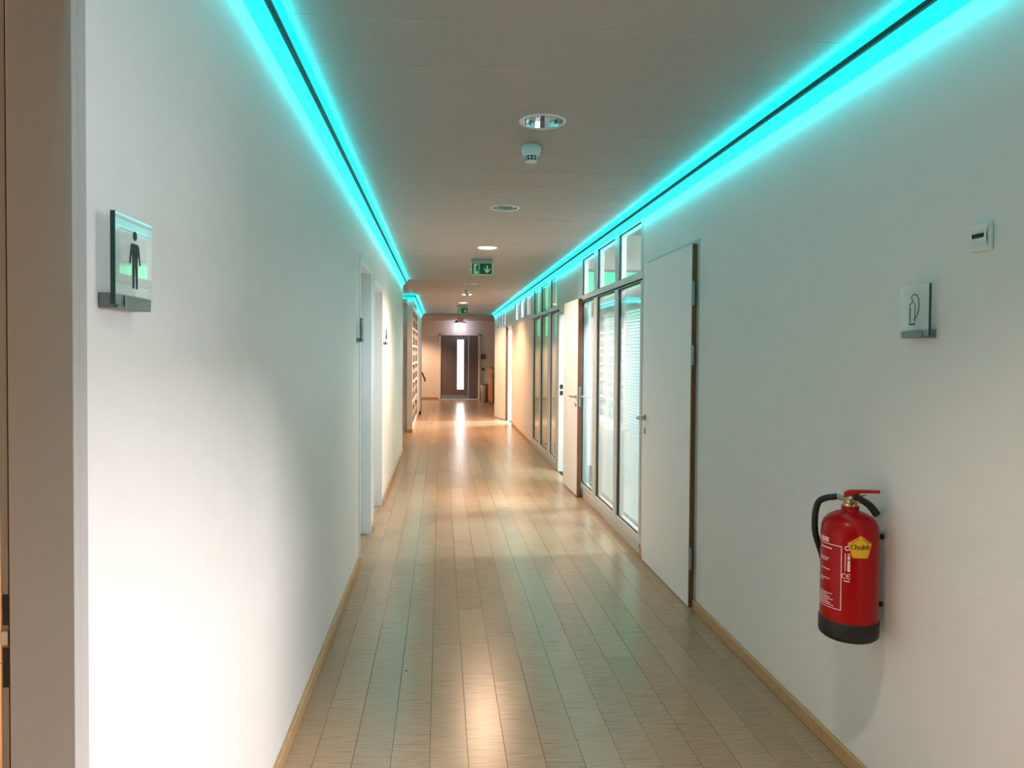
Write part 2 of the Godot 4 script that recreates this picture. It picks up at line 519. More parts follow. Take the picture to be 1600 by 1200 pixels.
func make_doors() -> void:
	# door_1: closed white leaf on the right wall, standing proud, oak edge and three hinges on the near side
	var d := setting("door_1", P(XR, 0, 4.5))
	part(boxes([[XR - 0.004, XR + 0.11, 0, 2.13, 3.965, 4.03], [XR - 0.004, XR + 0.11, 0, 2.13, 4.96, 4.99], [XR - 0.004, XR + 0.11, 2.13, 2.175, 3.965, 4.99]], 0.002), "door_frame", M.frame_grey, d)
	var lf := part(boxes([[XR - 0.0305, XR - 0.006, 0.008, 2.15, 4.012, 4.985]], 0.0015), "leaf", M.door_white, d)
	part(boxes([[XR - 0.0300, XR - 0.0035, 0.008, 2.149, 4.000, 4.0125]]), "oak_edge", M.oak_edge, lf)
	for y in [[1.79, 1.93], [1.44, 1.555], [0.235, 0.365]]:
		var hg := MB.new()
		hg.tube([P(XR - 0.026, y[0], 3.992), P(XR - 0.026, y[1], 3.992)], 0.008, 10)
		hg.bf(XR - 0.030, XR - 0.026, y[0], y[1], 3.992, 4.018, 0.001)
		part(hg, "hinge", M.alu, d)
	lever(d, P(-0.0305, 1.045, 0.432), 1.0, Vector3.LEFT)
	part(boxes([[XR, XR + 0.11, -0.01, 0.006, 4.0, 4.99]]), "threshold", M.gasket, d)

	# door_2: opening of the first glazed bay, leaf swung back along the glass towards the camera
	d = setting("door_2", P(XR, 0, 8.4))
	part(boxes([[XR - 0.005, XR + 0.10, 0, 2.07, 7.50, 8.00], [XR - 0.005, XR + 0.10, 0, 2.07, 8.83, 9.02], [XR - 0.005, XR + 0.10, 2.03, 2.10, 7.5, 9.02]], 0.003), "door_frame", M.frame_grey, d)
	part(boxes([[XR + 0.01, XR + 0.06, 2.10, 2.53, 7.60, 9.02]], 0.002), "header_panel", M.frame_grey, d)
	part(boxes([[XR + 0.015, XR + 0.05, 1.06, 1.11, 8.818, 8.8305], [XR + 0.015, XR + 0.05, 0.98, 1.03, 8.818, 8.8305]]), "strike_plate", M.black, d)
	part(boxes([[XR - 0.0, XR + 0.11, -0.012, 0.004, 7.9, 8.95]]), "threshold", M.gasket, d)
	var l2 := boxes([[-0.040, 0.0, 0.010, 2.075, -0.775, 0.0]], 0.0015)
	var lp := part(l2, "leaf", M.door_white, d, true)
	lp.position = P(-0.045, 0, -0.40)
	lp.rotation.y = deg_to_rad(0.8)
	part(boxes([[-0.041, 0.001, 0.010, 2.075, -0.786, -0.7752]]), "oak_edge", M.oak_edge, lp, true)
	var h := MB.new()
	for s in [-1.0, 1.0]:
		var p := P(-0.040 if s < 0 else 0.0, 1.05, -0.715)
		var o := Vector3(s, 0, 0)
		h.tube([p, p + o * 0.008], 0.024, 18)
		h.tube([p + o * 0.006, p + o * 0.046, p + o * 0.050 + P(0, 0, 0.012), p + o * 0.050 + P(0, 0, 0.12)], 0.009, 12)
		h.tube([p - Vector3.UP * 0.09, p - Vector3.UP * 0.09 + o * 0.006], 0.016, 16)
	part(h, "handle", M.steel, lp, true)
	part(boxes([[-0.032, -0.008, 0.95, 1.16, -0.7875, -0.785]]), "lock_plate", M.steel, lp, true)

	# door_3: far office door, leaf swung out away from its opening
	d = setting("door_3", P(XR, 0, 15.2))
	part(boxes([[XR - 0.006, XR + 0.10, 0, 2.09, 14.70, 14.80], [XR - 0.006, XR + 0.10, 0, 2.09, 15.60, 15.70], [XR - 0.006, XR + 0.10, 2.03, 2.10, 14.7, 15.7]], 0.003), "door_frame", M.white, d)
	part(boxes([[XR + 0.01, XR + 0.06, 2.10, 2.53, 14.45, 16.20]], 0.002), "header_panel", M.frame_grey, d)
	lp = part(boxes([[-0.042, 0.0, 0.008, 2.075, 0.012, 0.93]], 0.0015), "leaf", M.door_white, d, true)
	lp.position = P(-0.012, 0, 0.47)
	lp.rotation.y = deg_to_rad(11.0)
	part(boxes([[-0.043, 0.001, 0.008, 2.075, 0.0, 0.0118]]), "oak_edge", M.oak_edge, lp, true)
	h = MB.new()
	h.tube([P(-0.042, 1.05, 0.86), P(-0.092, 1.05, 0.86), P(-0.094, 1.05, 0.85), P(-0.094, 1.05, 0.74)], 0.009, 10)
	part(h, "handle", M.steel, lp, true)

	# door_4: end door, taupe, one wide and one narrow leaf with a tall lit pane
	d = setting("door_4", P(0.6, 0, 22.85))
	part(boxes([[-0.07, 0.0, 0, 2.12, 22.80, 22.95], [1.20, 1.27, 0, 2.12, 22.80, 22.95], [-0.07, 1.27, 2.065, 2.12, 22.80, 22.95]], 0.006), "door_frame", M.wall, d)
	lp = part(boxes([[0.0, 0.511, 0.01, 2.065, 22.84, 22.89], [0.745, 0.885, 0.01, 2.065, 22.84, 22.89], [0.511, 0.745, 0.01, 0.315, 22.84, 22.89], [0.511, 0.745, 1.945, 2.065, 22.84, 22.89]]), "main_leaf", M.door_taupe, d)
	part(boxes([[0.511, 0.745, 0.315, 1.945, 22.862, 22.868]]), "window_pane", M.window_lit, lp)
	part(boxes([[0.505, 0.519, 0.309, 1.951, 22.834, 22.841], [0.737, 0.751, 0.309, 1.951, 22.834, 22.841], [0.519, 0.737, 0.309, 0.323, 22.834, 22.841], [0.519, 0.737, 1.937, 1.951, 22.834, 22.841]]), "glazing_bead", M.door_taupe, lp)
	part(boxes([[0.02, 0.86, 0.012, 0.14, 22.836, 22.8395]]), "kick_plate", M.steel, lp)
	part(boxes([[0.892, 1.20, 0.01, 2.065, 22.845, 22.89]]), "side_leaf", M.door_taupe, d)
	h = MB.new()
	h.tube([P(0.835, 1.05, 22.84), P(0.835, 1.05, 22.79), P(0.82, 1.05, 22.785), P(0.70, 1.05, 22.785)], 0.010, 10)
	part(h, "handle", M.steel, lp)
	area(lp, P(0.628, 1.13, 22.82), Vector3(0, 0, 1), Vector3.UP, Vector2(0.22, 1.6), 0.35, Color(1, 1, 0.97))

	# door_5, door_6: recessed doors on the left wall, only their far jambs show
	for q in [["door_5", 5.06, 5.89, 2.16, M.door_white], ["door_6", 6.09, 6.96, 2.10, M.door_white]]:
		d = setting(q[0], P(XL, 0, (q[1] + q[2]) / 2))
		part(boxes([[XL - 0.115, XL + 0.006, 0, q[3], q[1], q[1] + 0.018], [XL - 0.115, XL + 0.006, 0, q[3], q[2] - 0.018, q[2]], [XL - 0.115, XL + 0.006, q[3] - 0.018, q[3], q[1], q[2]], [XL, XL + 0.006, 0, q[3] + 0.03, q[1] - 0.03, q[1]], [XL, XL + 0.006, 0, q[3] + 0.03, q[2], q[2] + 0.03], [XL, XL + 0.006, q[3], q[3] + 0.03, q[1] - 0.03, q[2] + 0.03]], 0.002), "door_frame", q[4], d)
		part(boxes([[XL - 0.120, XL - 0.080, 0.008, q[3] - 0.02, q[1] + 0.02, q[2] - 0.02]], 0.002), "leaf", M.door_white, d)
		h = MB.new()
		h.tube([P(XL - 0.08, 1.05, q[1] + 0.08), P(XL - 0.035, 1.05, q[1] + 0.08), P(XL - 0.03, 1.05, q[1] + 0.09), P(XL - 0.03, 1.05, q[1] + 0.2)], 0.009, 10)
		part(h, "handle", M.steel, d)

	# door_7: steel frame of the washroom doorway beside the camera; leaf stands open inside
	d = setting("door_7", P(XL, 0, 0.7))
	part(boxes([[-0.664, XL + 0.004, 0, 2.14, 1.156, 1.174], [XL, XL + 0.004, 0, 2.17, 1.174, 1.20], [-0.664, XL + 0.004, 0, 2.14, 0.25, 0.268], [-0.664, XL + 0.004, 2.122, 2.14, 0.268, 1.156]], 0.001), "door_frame", M.jamb, d)
	part(boxes([[-0.6665, -0.6645, 0, 2.13, 1.158, 1.176]]), "seal", M.gasket, d)
	var rb := part(boxes([[-0.683, -0.667, 0, 2.14, 1.166, 1.20]], 0.001), "rebate", M.jamb, d)
	part(boxes([[-0.679, -0.6675, 1.070, 1.118, 1.1645, 1.1665]]), "latch_hole", M.black, rb)
	part(boxes([[-0.679, -0.6675, 0.972, 1.034, 1.1645, 1.1665]]), "bolt_hole", M.black, rb)
	part(boxes([[-0.700, -0.668, 1.040, 1.062, 1.160, 1.1655]], 0.001), "strike_lip", M.steel, rb)
	part(boxes([[-1.55, -0.70, 0.01, 2.12, 0.20, 0.24]], 0.002), "leaf", M.door_white, d)

# a glazed bay in the right wall: panes between the posts given as forward distances
func glazing(called: String, posts: Array, y0: float, y1: float, parent_window: Node3D = null, with_bar := 0.0) -> Node3D:
	var w := setting(called, P(XR, 0, (posts[0][0] + posts[-1][1]) / 2)) if parent_window == null else parent_window
	for p in posts:
		part(boxes([[XR - 0.006, XR + 0.065, y0, y1, p[0], p[1]]], 0.003), "mullion", M.alu_white, w)
	var f0: float = posts[0][0]
	var f1: float = posts[-1][1]
	part(boxes([[XR - 0.004, XR + 0.065, y0 - with_bar, y0, f0, f1]], 0.003), "sill_rail", M.alu_white, w)
	part(boxes([[XR - 0.004, XR + 0.065, y1, y1 + 0.02, f0, f1]], 0.002), "head_rail", M.alu_white, w)
	for i in posts.size() - 1:
		var a: float = posts[i][1]
		var b: float = posts[i + 1][0]
		var g := part(boxes([[XR + 0.012, XR + 0.018, y0, y1, a, b]]), "pane", M.glass, w)
		part(boxes([[XR + 0.006, XR + 0.022, y0, y1, b - 0.012, b], [XR + 0.006, XR + 0.022, y0, y1, a, a + 0.004], [XR + 0.006, XR + 0.022, y1 - 0.007, y1, a, b], [XR + 0.006, XR + 0.022, y0, y0 + 0.006, a, b]]), "glazing_seal", M.gasket, g)
	return w

func make_windows() -> void:
	var bay1 := [[5.12, 5.17], [5.85, 5.96], [6.66, 6.80], [7.40, 7.62]]
	var w := glazing("window_1", bay1, 0.13, 2.05, null, 0.05)
	glazing("window_1", bay1, 2.12, 2.50, w, 0.07)
	part(boxes([[XR - 0.012, XR + 0.065, 0, 0.08, 5.12, 7.5]], 0.003), "plinth", M.frame_grey, w)
	var bay2 := [[8.96, 9.05], [9.57, 9.76], [10.48, 10.60], [11.32, 11.46]]
	w = glazing("window_2", bay2, 0.13, 2.05, null, 0.05)
	glazing("window_2", bay2, 2.12, 2.50, w, 0.07)
	part(boxes([[XR - 0.012, XR + 0.065, 0, 0.08, 9.02, 11.46]], 0.003), "plinth", M.frame_grey, w)
	glazing("window_3", [[11.46, 11.70], [12.50, 12.60], [13.40, 13.50], [14.33, 14.45]], 2.16, 2.50, null, 0.07)
	glazing("window_4", [[16.20, 16.30], [16.95, 17.05], [17.72, 17.82], [18.52, 18.70]], 2.16, 2.50, null, 0.07)

func make_rooms() -> void:
	# offices behind the glazing: floor, outer wall, ceiling and partitions
	structure("floor_office", boxes([[XR + 0.11, 6.0, -0.1, 0.0, -1.0, 19.6]]), M.carpet)
	structure("ceiling_office", boxes([[XR + 0.02, 6.1, 3.1, 3.2, -1.0, 19.6]]), M.plaster)
	structure("wall_office_outer", boxes([[5.9, 6.0, 0, 3.1, -1.0, 19.6]]), M.white)
	structure("wall_office_near", boxes([[XR + 0.11, 5.9, 0, 3.1, 3.6, 3.7]]), M.white)
	structure("wall_office_middle", boxes([[XR + 0.11, 5.9, 0, 3.1, 9.30, 9.40]]), M.white)
	structure("wall_office_third", boxes([[XR + 0.11, 5.9, 0, 3.1, 11.75, 11.85]]), M.white)
	structure("wall_office_last", boxes([[XR + 0.11, 5.9, 0, 3.1, 19.5, 19.6]]), M.white)
	structure("wall_office_back", boxes([[XR + 0.11, 5.9, 0, 3.1, -1.0, -0.9]]), M.white)
	# lit green glass cabinets on top of the partitions, seen through the fanlights
	for g in [[9.22, 2.02, 2.59, 1.86, "green backlit glass panel high in the office behind the venetian blinds"], [11.34, 1.80, 2.86, 1.562, "green backlit glass panel in the dim office beyond the open door"]]:
		var t := thing("green_light_panel", g[4], "light panel", P(3.2, g[1], g[0] + 0.04))
		part(boxes([[g[3], 4.9, g[1], g[2], g[0], g[0] + 0.06]]), "lit_glass", M.green_lit, t)
		part(boxes([[g[3], 4.92, g[2], g[2] + 0.03, g[0] - 0.03, g[0] + 0.08]], 0.003), "ledge", M.door_taupe, t)
		area(t, P(3.3, (g[1] + g[2]) / 2, g[0] - 0.02), Vector3(0, 0, 1), Vector3.UP, Vector2(3.1, 0.5), 0.9, Color(0.0, 0.96, 0.62))
	# office luminaires
	for o in [[2.9, 5.2, 18.0, "long suspended luminaire in the office behind the venetian blinds"], [2.9, 7.0, 18.0, "second suspended luminaire in the office behind the venetian blinds"], [2.9, 13.2, 36.0, "suspended luminaire in the far office past the cream wall"], [2.9, 15.6, 36.0, "suspended luminaire in the far office beside its open door"], [2.9, 10.6, 0.5, "suspended luminaire in the dim office with green panel"], [3.4, 0.20, 42.0, "suspended luminaire in the office opposite the washroom doorway"]]:
		var t := thing("office_luminaire", o[3], "ceiling light", P(o[0], 2.86, o[1]), "suspended office luminaires")
		part(boxes([[o[0] - 0.75, o[0] + 0.75, 2.86, 2.93, o[1] - 0.10, o[1] + 0.10]], 0.006), "housing", M.alu_white, t)
		part(boxes([[o[0] - 0.73, o[0] + 0.73, 2.853, 2.86, o[1] - 0.08, o[1] + 0.08]]), "diffuser_lamp", M.lamp_cool, t)
		for x in [-0.5, 0.5]:
			var r := MB.new()
			r.tube([P(o[0] + x, 2.93, o[1]), P(o[0] + x, 3.1, o[1])], 0.004, 6)
			part(r, "suspension_rod", M.alu, t)
		area(t, P(o[0], 2.848, o[1]), Vector3.DOWN, Vector3.BACK, Vector2(1.4, 0.15), o[2], Color(1.0, 0.96, 0.97) if o[1] < 2.0 else Color(0.90, 0.98, 1.0))
	# venetian blinds just behind the glass of the first bay
	var n := 0
	for b in [[5.15, 5.915, "white venetian blind in the pane next to the closed white door"], [5.918, 6.74, "white venetian blind in the middle pane of the first glazed bay"], [6.743, 7.48, "white venetian blind in the pane behind the open door leaf"]]:
		var t := thing("venetian_blind", b[2], "blind", P(XR + 0.14, 0.10, (b[0] + b[1]) / 2), "venetian blinds of the first office")
		part(boxes([[XR + 0.115, XR + 0.165, 1.90, 2.06, b[0], b[1]]], 0.003), "head_box", M.frame_grey, t)
		var slat := MB.new()
		var hl: float = (b[1] - b[0]) / 2 - 0.001
		var tilt := deg_to_rad(52.0)
		var prof := []
		for i in 4:
			var u := (i / 3.0 - 0.5) * 0.030
			prof.append(Vector2(u * cos(tilt), u * sin(tilt)) + Vector2(-sin(tilt), cos(tilt)) * (0.0022 - u * u * 10.0))
		for i in 3:
			var p0: Vector2 = prof[i]
			var p1: Vector2 = prof[i + 1]
			var nn := Vector3(-(p1.y - p0.y), p1.x - p0.x, 0).normalized()
			slat.quad(Vector3(p0.x, p0.y, hl), Vector3(p1.x, p1.y, hl), Vector3(p1.x, p1.y, -hl), Vector3(p0.x, p0.y, -hl), nn)
			slat.quad(Vector3(p0.x, p0.y - 0.0006, hl), Vector3(p1.x, p1.y - 0.0006, hl), Vector3(p1.x, p1.y - 0.0006, -hl), Vector3(p0.x, p0.y - 0.0006, -hl), -nn)
		var sm := slat.mesh()
		var y := 1.885
		while y > 0.13:
			var s := MeshInstance3D.new()
			s.name = "slat"
			s.mesh = sm; s.material_override = M.slat
			t.add_child(s, true)
			s.position = Vector3(0, y - 0.10, 0)
			y -= 0.027
		part(boxes([[XR + 0.125, XR + 0.155, 0.10, 0.122, b[0] + 0.005, b[1] - 0.005]], 0.003), "bottom_rail", M.slat, t)
		n += 1
	# washroom on the left: tiled far wall and floor, lit by a warm ceiling lamp
	var tw := setting("wall_washroom", P(-1.6, 0, 2.65))
	part(boxes([[-3.0, -0.683, 0, 2.7, 2.65, 2.75]]), "grout_bed", M.grout, tw)
	for r in 7:
		for c in 6:
			part(boxes([[-3.0 + c * 0.39, -3.0 + c * 0.39 + 0.386, 0.09 + r * 0.39 - 0.09, 0.09 + r * 0.39 + 0.296, 2.642, 2.652]], 0.0015), "tile", M.tile, tw)
	structure("wall_washroom_side", boxes([[-3.1, -3.0, 0, 2.7, -1.0, 2.75], [-3.0, -0.683, 0, 2.7, -1.1, -1.0]]), M.wall)
	var wf := setting("floor_washroom", P(-1.8, 0, 1.0))
	part(boxes([[-3.0, -0.683, -0.1, -0.008, -1.0, 2.65]]), "grout_bed", M.grout, wf)
	for r in 9:
		for c in 6:
			part(boxes([[-3.0 + c * 0.39, -3.0 + c * 0.39 + 0.386, -0.01, 0.0, -0.9 + r * 0.39, -0.9 + r * 0.39 + 0.386]], 0.0015), "tile", M.tile, wf)
	structure("ceiling_washroom", boxes([[-3.1, -0.683, 2.7, 2.8, -1.1, 2.75]]), M.white)
	var lt := thing("washroom_lamp", "round warm ceiling lamp in the tiled washroom", "ceiling light", P(-1.9, 2.7, 1.8))
	var mb := MB.new()
	mb.lathe(P(-1.9, 2.62, 1.8), [Vector2(0.0, 0.0), Vector2(0.12, 0.005), Vector2(0.15, 0.03), Vector2(0.15, 0.06)], 24)
	part(mb, "lamp_shade", M.lamp_lit, lt)
	mb = MB.new()
	mb.lathe(P(-1.9, 2.62, 1.8), [Vector2(0.155, 0.055), Vector2(0.16, 0.06), Vector2(0.16, 0.08), Vector2(0.0, 0.08)], 24)
	part(mb, "base", M.white, lt)
	spot(lt, P(-1.9, 2.60, 1.8), Vector3.DOWN, 7.0, 80.0, 1.0, 0.14, Color(1.0, 0.84, 0.66))
	# daylit office opposite the washroom door (just outside the frame): its window throws light on the left wall
	var wd := setting("window_5", P(5.88, 1.5, 0.7))
	part(boxes([[5.84, 5.90, 0.9, 2.6, -0.3, 1.9]]), "window_pane", M.window_lit, wd)
	part(boxes([[5.80, 5.90, 0.85, 0.90, -0.35, 1.95], [5.80, 5.90, 2.6, 2.65, -0.35, 1.95], [5.80, 5.90, 0.9, 2.6, -0.35, -0.3], [5.80, 5.90, 0.9, 2.6, 1.9, 1.95], [5.80, 5.90, 0.9, 2.6, 0.77, 0.83]], 0.003), "window_frame", M.white, wd)
	area(wd, P(5.79, 1.75, 0.8), Vector3.LEFT, Vector3.UP, Vector2(2.1, 1.6), 11.0, Color(0.99, 0.97, 1.0))

# ------------------------------------------------------------------ lamps
func led_run(f0: float, f1: float, side: float, label: String) -> void:
	# side +1: left wall, -1: right wall
	var wx := (XL if side > 0 else XR) if f0 < 12.0 or side < 0 else -0.535
	var X := func(o: float) -> float: return wx + side * o
	var t := thing("led_light_profile", label, "light strip", P(wx, 2.5, (f0 + f1) / 2), "cyan light strips along the ceiling edges")
	part(boxes([[X.call(0.040), X.call(0.056), 2.548, 2.575, f0, f1], [X.call(0.0), X.call(0.056), 2.575, 2.585, f0, f1]], 0.002), "profile", M.dark_profile, t)
	var mb := MB.new()
	var a := Vector2(X.call(0.041), 2.552)
	var b := Vector2(X.call(0.003), 2.508)
	var nn := Vector3(side * 0.707, -0.707, 0)
	mb.quad(P(a.x, a.y, f0), P(b.x, b.y, f0), P(b.x, b.y, f1), P(a.x, a.y, f1), nn)
	mb.quad(P(a.x, a.y + 0.003, f0), P(b.x, b.y + 0.003, f0), P(b.x, b.y + 0.003, f1), P(a.x, a.y + 0.003, f1), -nn)
	part(mb, "wall_led_cover", M.led, t)
	mb = MB.new()
	a = Vector2(X.call(0.056), 2.565)
	b = Vector2(X.call(0.068), 2.598)
	var n2 := Vector3(side * 0.94, -0.34, 0)
	mb.quad(P(a.x, a.y, f0), P(b.x, b.y, f0), P(b.x, b.y, f1), P(a.x, a.y, f1), n2)
	part(mb, "ceiling_led_cover", M.led, t)
	var ln := f1 - f0
	var mid := (f0 + f1) / 2
	area(t, P(X.call(0.034), 2.520, mid), Vector3(-side * 0.75, -0.66, 0), Vector3.FORWARD, Vector2(0.040, ln), 0.108 * ln, Color(0.0, 0.95, 1.0))
	area(t, P(X.call(0.066), 2.575, mid), Vector3(side * 0.55, 0.83, 0), Vector3.FORWARD, Vector2(0.024, ln), 0.066 * ln, Color(0.0, 0.95, 1.0))

func make_lamps() -> void:
	led_run(-3.9, 10.70, 1.0, "cyan LED light strip above the left wall with the washroom sign")
	led_run(-3.9, 19.70, -1.0, "cyan LED light strip above the right wall and fanlights")
	led_run(13.40, 19.62, 1.0, "short cyan LED light strip above the bookcase")
	# the strip turns the corner over the stub wall
	var t := thing("led_light_profile", "cyan LED light strip across the stub wall end by the bookcase", "light strip", P(-0.75, 2.5, 13.32), "cyan light strips along the ceiling edges")
	part(boxes([[-1.0, -0.485, 2.548, 2.575, 13.275, 13.29], [-1.0, -0.485, 2.575, 2.585, 13.275, 13.34]], 0.002), "profile", M.dark_profile, t)
	var mb := MB.new()
	mb.quad(P(-1.0, 2.552, 13.292), P(-0.49, 2.552, 13.292), P(-0.53, 2.505, 13.337), P(-1.0, 2.505, 13.337), Vector3(0, -0.7, 0.7))
	part(mb, "wall_led_cover", M.led, t)
	mb = MB.new()
	mb.quad(P(-1.0, 2.565, 13.274), P(-0.48, 2.565, 13.274), P(-0.48, 2.598, 13.262), P(-1.0, 2.598, 13.262), Vector3(0, -0.3, 0.95))
	part(mb, "ceiling_led_cover", M.led, t)
	area(t, P(-0.76, 2.525, 13.312), Vector3(0, -0.7, 0.7), Vector3.RIGHT, Vector2(0.06, 0.46), 0.10, Color(0.0, 1.0, 1.0))

	t = thing("hall_downlight", "glowing downlight in the end hall ceiling beside the stairs", "downlight", P(-1.1, 2.55, 21.6))
	mb = MB.new()
	mb.lathe(P(-1.1, 2.55, 21.6), [Vector2(0.0, -0.016), Vector2(0.04, -0.0145), Vector2(0.075, -0.009), Vector2(0.097, 0.0)], 32)
	part(mb, "lamp_diffuser", M.lamp_lit, t)
	mb = MB.new()
	mb.lathe(P(-1.1, 2.55, 21.6), [Vector2(0.096, 0.0), Vector2(0.097, -0.004), Vector2(0.104, -0.006), Vector2(0.110, -0.003), Vector2(0.1115, 0.0)], 32)
	part(mb, "trim_ring", M.white, t)
	spot(t, P(-1.1, 2.528, 21.6), Vector3.DOWN, 9.0, 68.0, 0.5, 0.085, Color(1.0, 0.78, 0.60))
	var names := {1.33: "glowing downlight above the washroom doorway", 3.33: "recessed chrome downlight beside the nearer smoke detector, unlit", 5.33: "recessed chrome downlight between the smoke detector and a glowing downlight, unlit", 7.34: "glowing white downlight in front of the first green exit sign", 9.30: "recessed downlight hidden behind the first green exit sign, unlit", 11.20: "small unlit downlight with bright glints beyond the first exit sign", 13.22: "glowing downlight behind the farther smoke detector", 15.40: "glowing downlight in front of the second exit sign"}
	for d in downlights:
		var f: float = d[0]
		var o := P(0.474, CEIL, f)
		var dl := thing("downlight", names[f], "downlight", o, "recessed ceiling downlights")
		mb = MB.new()
		mb.lathe(o, [Vector2(0.096, 0.0), Vector2(0.097, -0.004), Vector2(0.104, -0.006), Vector2(0.110, -0.003), Vector2(0.1115, 0.0)], 48)
		part(mb, "trim_ring", M.white, dl)
		mb = MB.new()
		if d[1]:
			mb.lathe(o, [Vector2(0.0, -0.016), Vector2(0.04, -0.0145), Vector2(0.075, -0.009), Vector2(0.097, 0.0)], 40)
			part(mb, "lamp_diffuser", M.lamp_lit, dl)
			spot(dl, o + Vector3(0, -0.022, 0), Vector3.DOWN, {1.33: 3.2, 7.34: 7.2, 13.22: 9.5, 15.40: 9.5}[f], 52.0 if f < 2.0 else 72.0, 1.0 if f < 2.0 else 0.6, 0.085, Color(1.0, 0.90, 0.84) if f < 2.0 else (Color(1.0, 0.81, 0.68) if f < 8.0 else Color(1.0, 0.76, 0.56)))
		else:
			# faceted reflector pot
			var prof := [Vector2(0.096, 0.0), Vector2(0.088, 0.03), Vector2(0.074, 0.06), Vector2(0.055, 0.085), Vector2(0.0, 0.095)]
			for i in prof.size() - 1:
				for s in 24:
					var a0 := TAU * s / 24.0
					var a1 := TAU * (s + 1) / 24.0
					var p0: Vector2 = prof[i]
					var p1: Vector2 = prof[i + 1]
					var A := o + Vector3(cos(a0) * p0.x, p0.y, sin(a0) * p0.x)
					var B := o + Vector3(cos(a1) * p0.x, p0.y, sin(a1) * p0.x)
					var C := o + Vector3(cos(a1) * p1.x, p1.y, sin(a1) * p1.x)
					var D := o + Vector3(cos(a0) * p1.x, p1.y, sin(a0) * p1.x)
					var am := (a0 + a1) / 2
					var e := (p1 - p0).normalized()
					var nn := Vector3(-cos(am) * e.y, e.x, -sin(am) * e.y).normalized()
					if p1.x > 0: mb.quad(A, B, C, D, nn)
					else: mb.tri(A, B, C, nn, nn, nn)
			part(mb, "reflector", M.chrome, dl)
			mb = MB.new()
			for x in [-0.022, 0.022]:
				mb.tube([o + Vector3(x, 0.07, 0), o + Vector3(x, 0.02, 0)], 0.007, 10)
			part(mb, "lamp_tube", M.white, dl)

# ------------------------------------------------------------------ fittings
func figure_running(s: float) -> Array:
	# white door with a running figure cut from green on top, in units of the plate height
	return [
		PackedVector2Array([Vector2(-0.02, 0.20), Vector2(0.05, 0.30), Vector2(0.14, 0.22), Vector2(0.20, 0.12), Vector2(0.13, 0.05), Vector2(0.20, -0.10), Vector2(0.28, -0.34), Vector2(0.20, -0.36), Vector2(0.10, -0.12), Vector2(0.02, -0.18), Vector2(-0.14, -0.22), Vector2(-0.14, -0.15), Vector2(-0.02, -0.10), Vector2(0.0, 0.05), Vector2(-0.06, 0.08), Vector2(-0.12, 0.02), Vector2(-0.16, 0.06), Vector2(-0.08, 0.16)])]

func exit_sign(f: float, x: float, label: String, lit: bool, y_top: float, w: float, h: float) -> void:
	var t := thing("exit_sign", label, "exit sign", P(x, y_top, f), "emergency exit signs")
	var y1 := y_top - 0.05
	part(boxes([[x - w / 2 - 0.006, x + w / 2 + 0.006, y_top - 0.045, y_top, f - 0.025, f + 0.03]], 0.004), "housing", M.alu, t)
	if lit:
		part(boxes([[x - w / 2, x + w / 2, y1 - h, y_top - 0.045, f - 0.012, f + 0.015]], 0.003), "lit_sign_plate", M.exit_lit, t)
		area(t, P(x, y1 - h / 2, f - 0.018), Vector3(0, 0, 1), Vector3.UP, Vector2(w, h), 0.10, Color(1.0, 0.92, 1.0))
		area(t, P(x, y1 - h / 2, f + 0.02), Vector3(0, 0, -1), Vector3.UP, Vector2(w, h), 0.12, Color(1.0, 0.92, 1.0))
		return
	part(boxes([[x - w / 2, x + w / 2, y1 - h, y_top - 0.045, f - 0.006, f + 0.006]], 0.002), "clear_edge_plate", M.exit_pale, t)
	var gp := part(boxes([[x - w / 2 + 0.006, x + w / 2 - 0.006, y1 - h + 0.008, y1, f - 0.0075, f + 0.0075]]), "green_face", M.exit_green, t)
	var c := P(x - w * 0.26, y1 - h / 2 + 0.004, f - 0.0076)
	var mb := MB.new()
	mb.poly(PackedVector2Array([Vector2(-0.24, -0.42), Vector2(0.28, -0.42), Vector2(0.28, 0.42), Vector2(-0.24, 0.42)]), c, Vector3.RIGHT * h, Vector3.UP * h, Vector3.BACK, 0.0006)
	part(mb, "door_symbol", M.exit_pale, gp)
	mb = MB.new()
	for pl in figure_running(h):
		mb.poly(pl, c + Vector3(0, 0, 0.0006), Vector3.RIGHT * h, Vector3.UP * h, Vector3.BACK, 0.0006)
	var hd := PackedVector2Array()
	for i in 12: hd.append(Vector2(0.10, 0.31) + Vector2(cos(TAU * i / 12), sin(TAU * i / 12)) * 0.075)
	mb.poly(hd, c + Vector3(0, 0, 0.0006), Vector3.RIGHT * h, Vector3.UP * h, Vector3.BACK, 0.0006)
	mb.poly(PackedVector2Array([Vector2(0.20, -0.42), Vector2(0.24, -0.42), Vector2(0.24, 0.42), Vector2(0.20, 0.42)]), c + Vector3(0, 0, 0.0006), Vector3.RIGHT * h, Vector3.UP * h, Vector3.BACK, 0.0006)
	part(mb, "running_figure", M.exit_green, gp)
	mb = MB.new()
	var ca := P(x + w * 0.25, y1 - h / 2 + 0.002, f - 0.0076)
	mb.poly(PackedVector2Array([Vector2(0, -0.36), Vector2(-0.13, -0.22), Vector2(-0.28, -0.02), Vector2(-0.28, 0.12), Vector2(-0.20, 0.02), Vector2(-0.07, -0.10), Vector2(-0.07, 0.22), Vector2(0.0, 0.36), Vector2(0.07, 0.22), Vector2(0.07, -0.10), Vector2(0.20, 0.02), Vector2(0.28, 0.12), Vector2(0.28, -0.02), Vector2(0.13, -0.22)]), ca, Vector3.RIGHT * h, Vector3.UP * h, Vector3.BACK, 0.0006)
	part(mb, "arrow_symbol", M.exit_pale, gp)

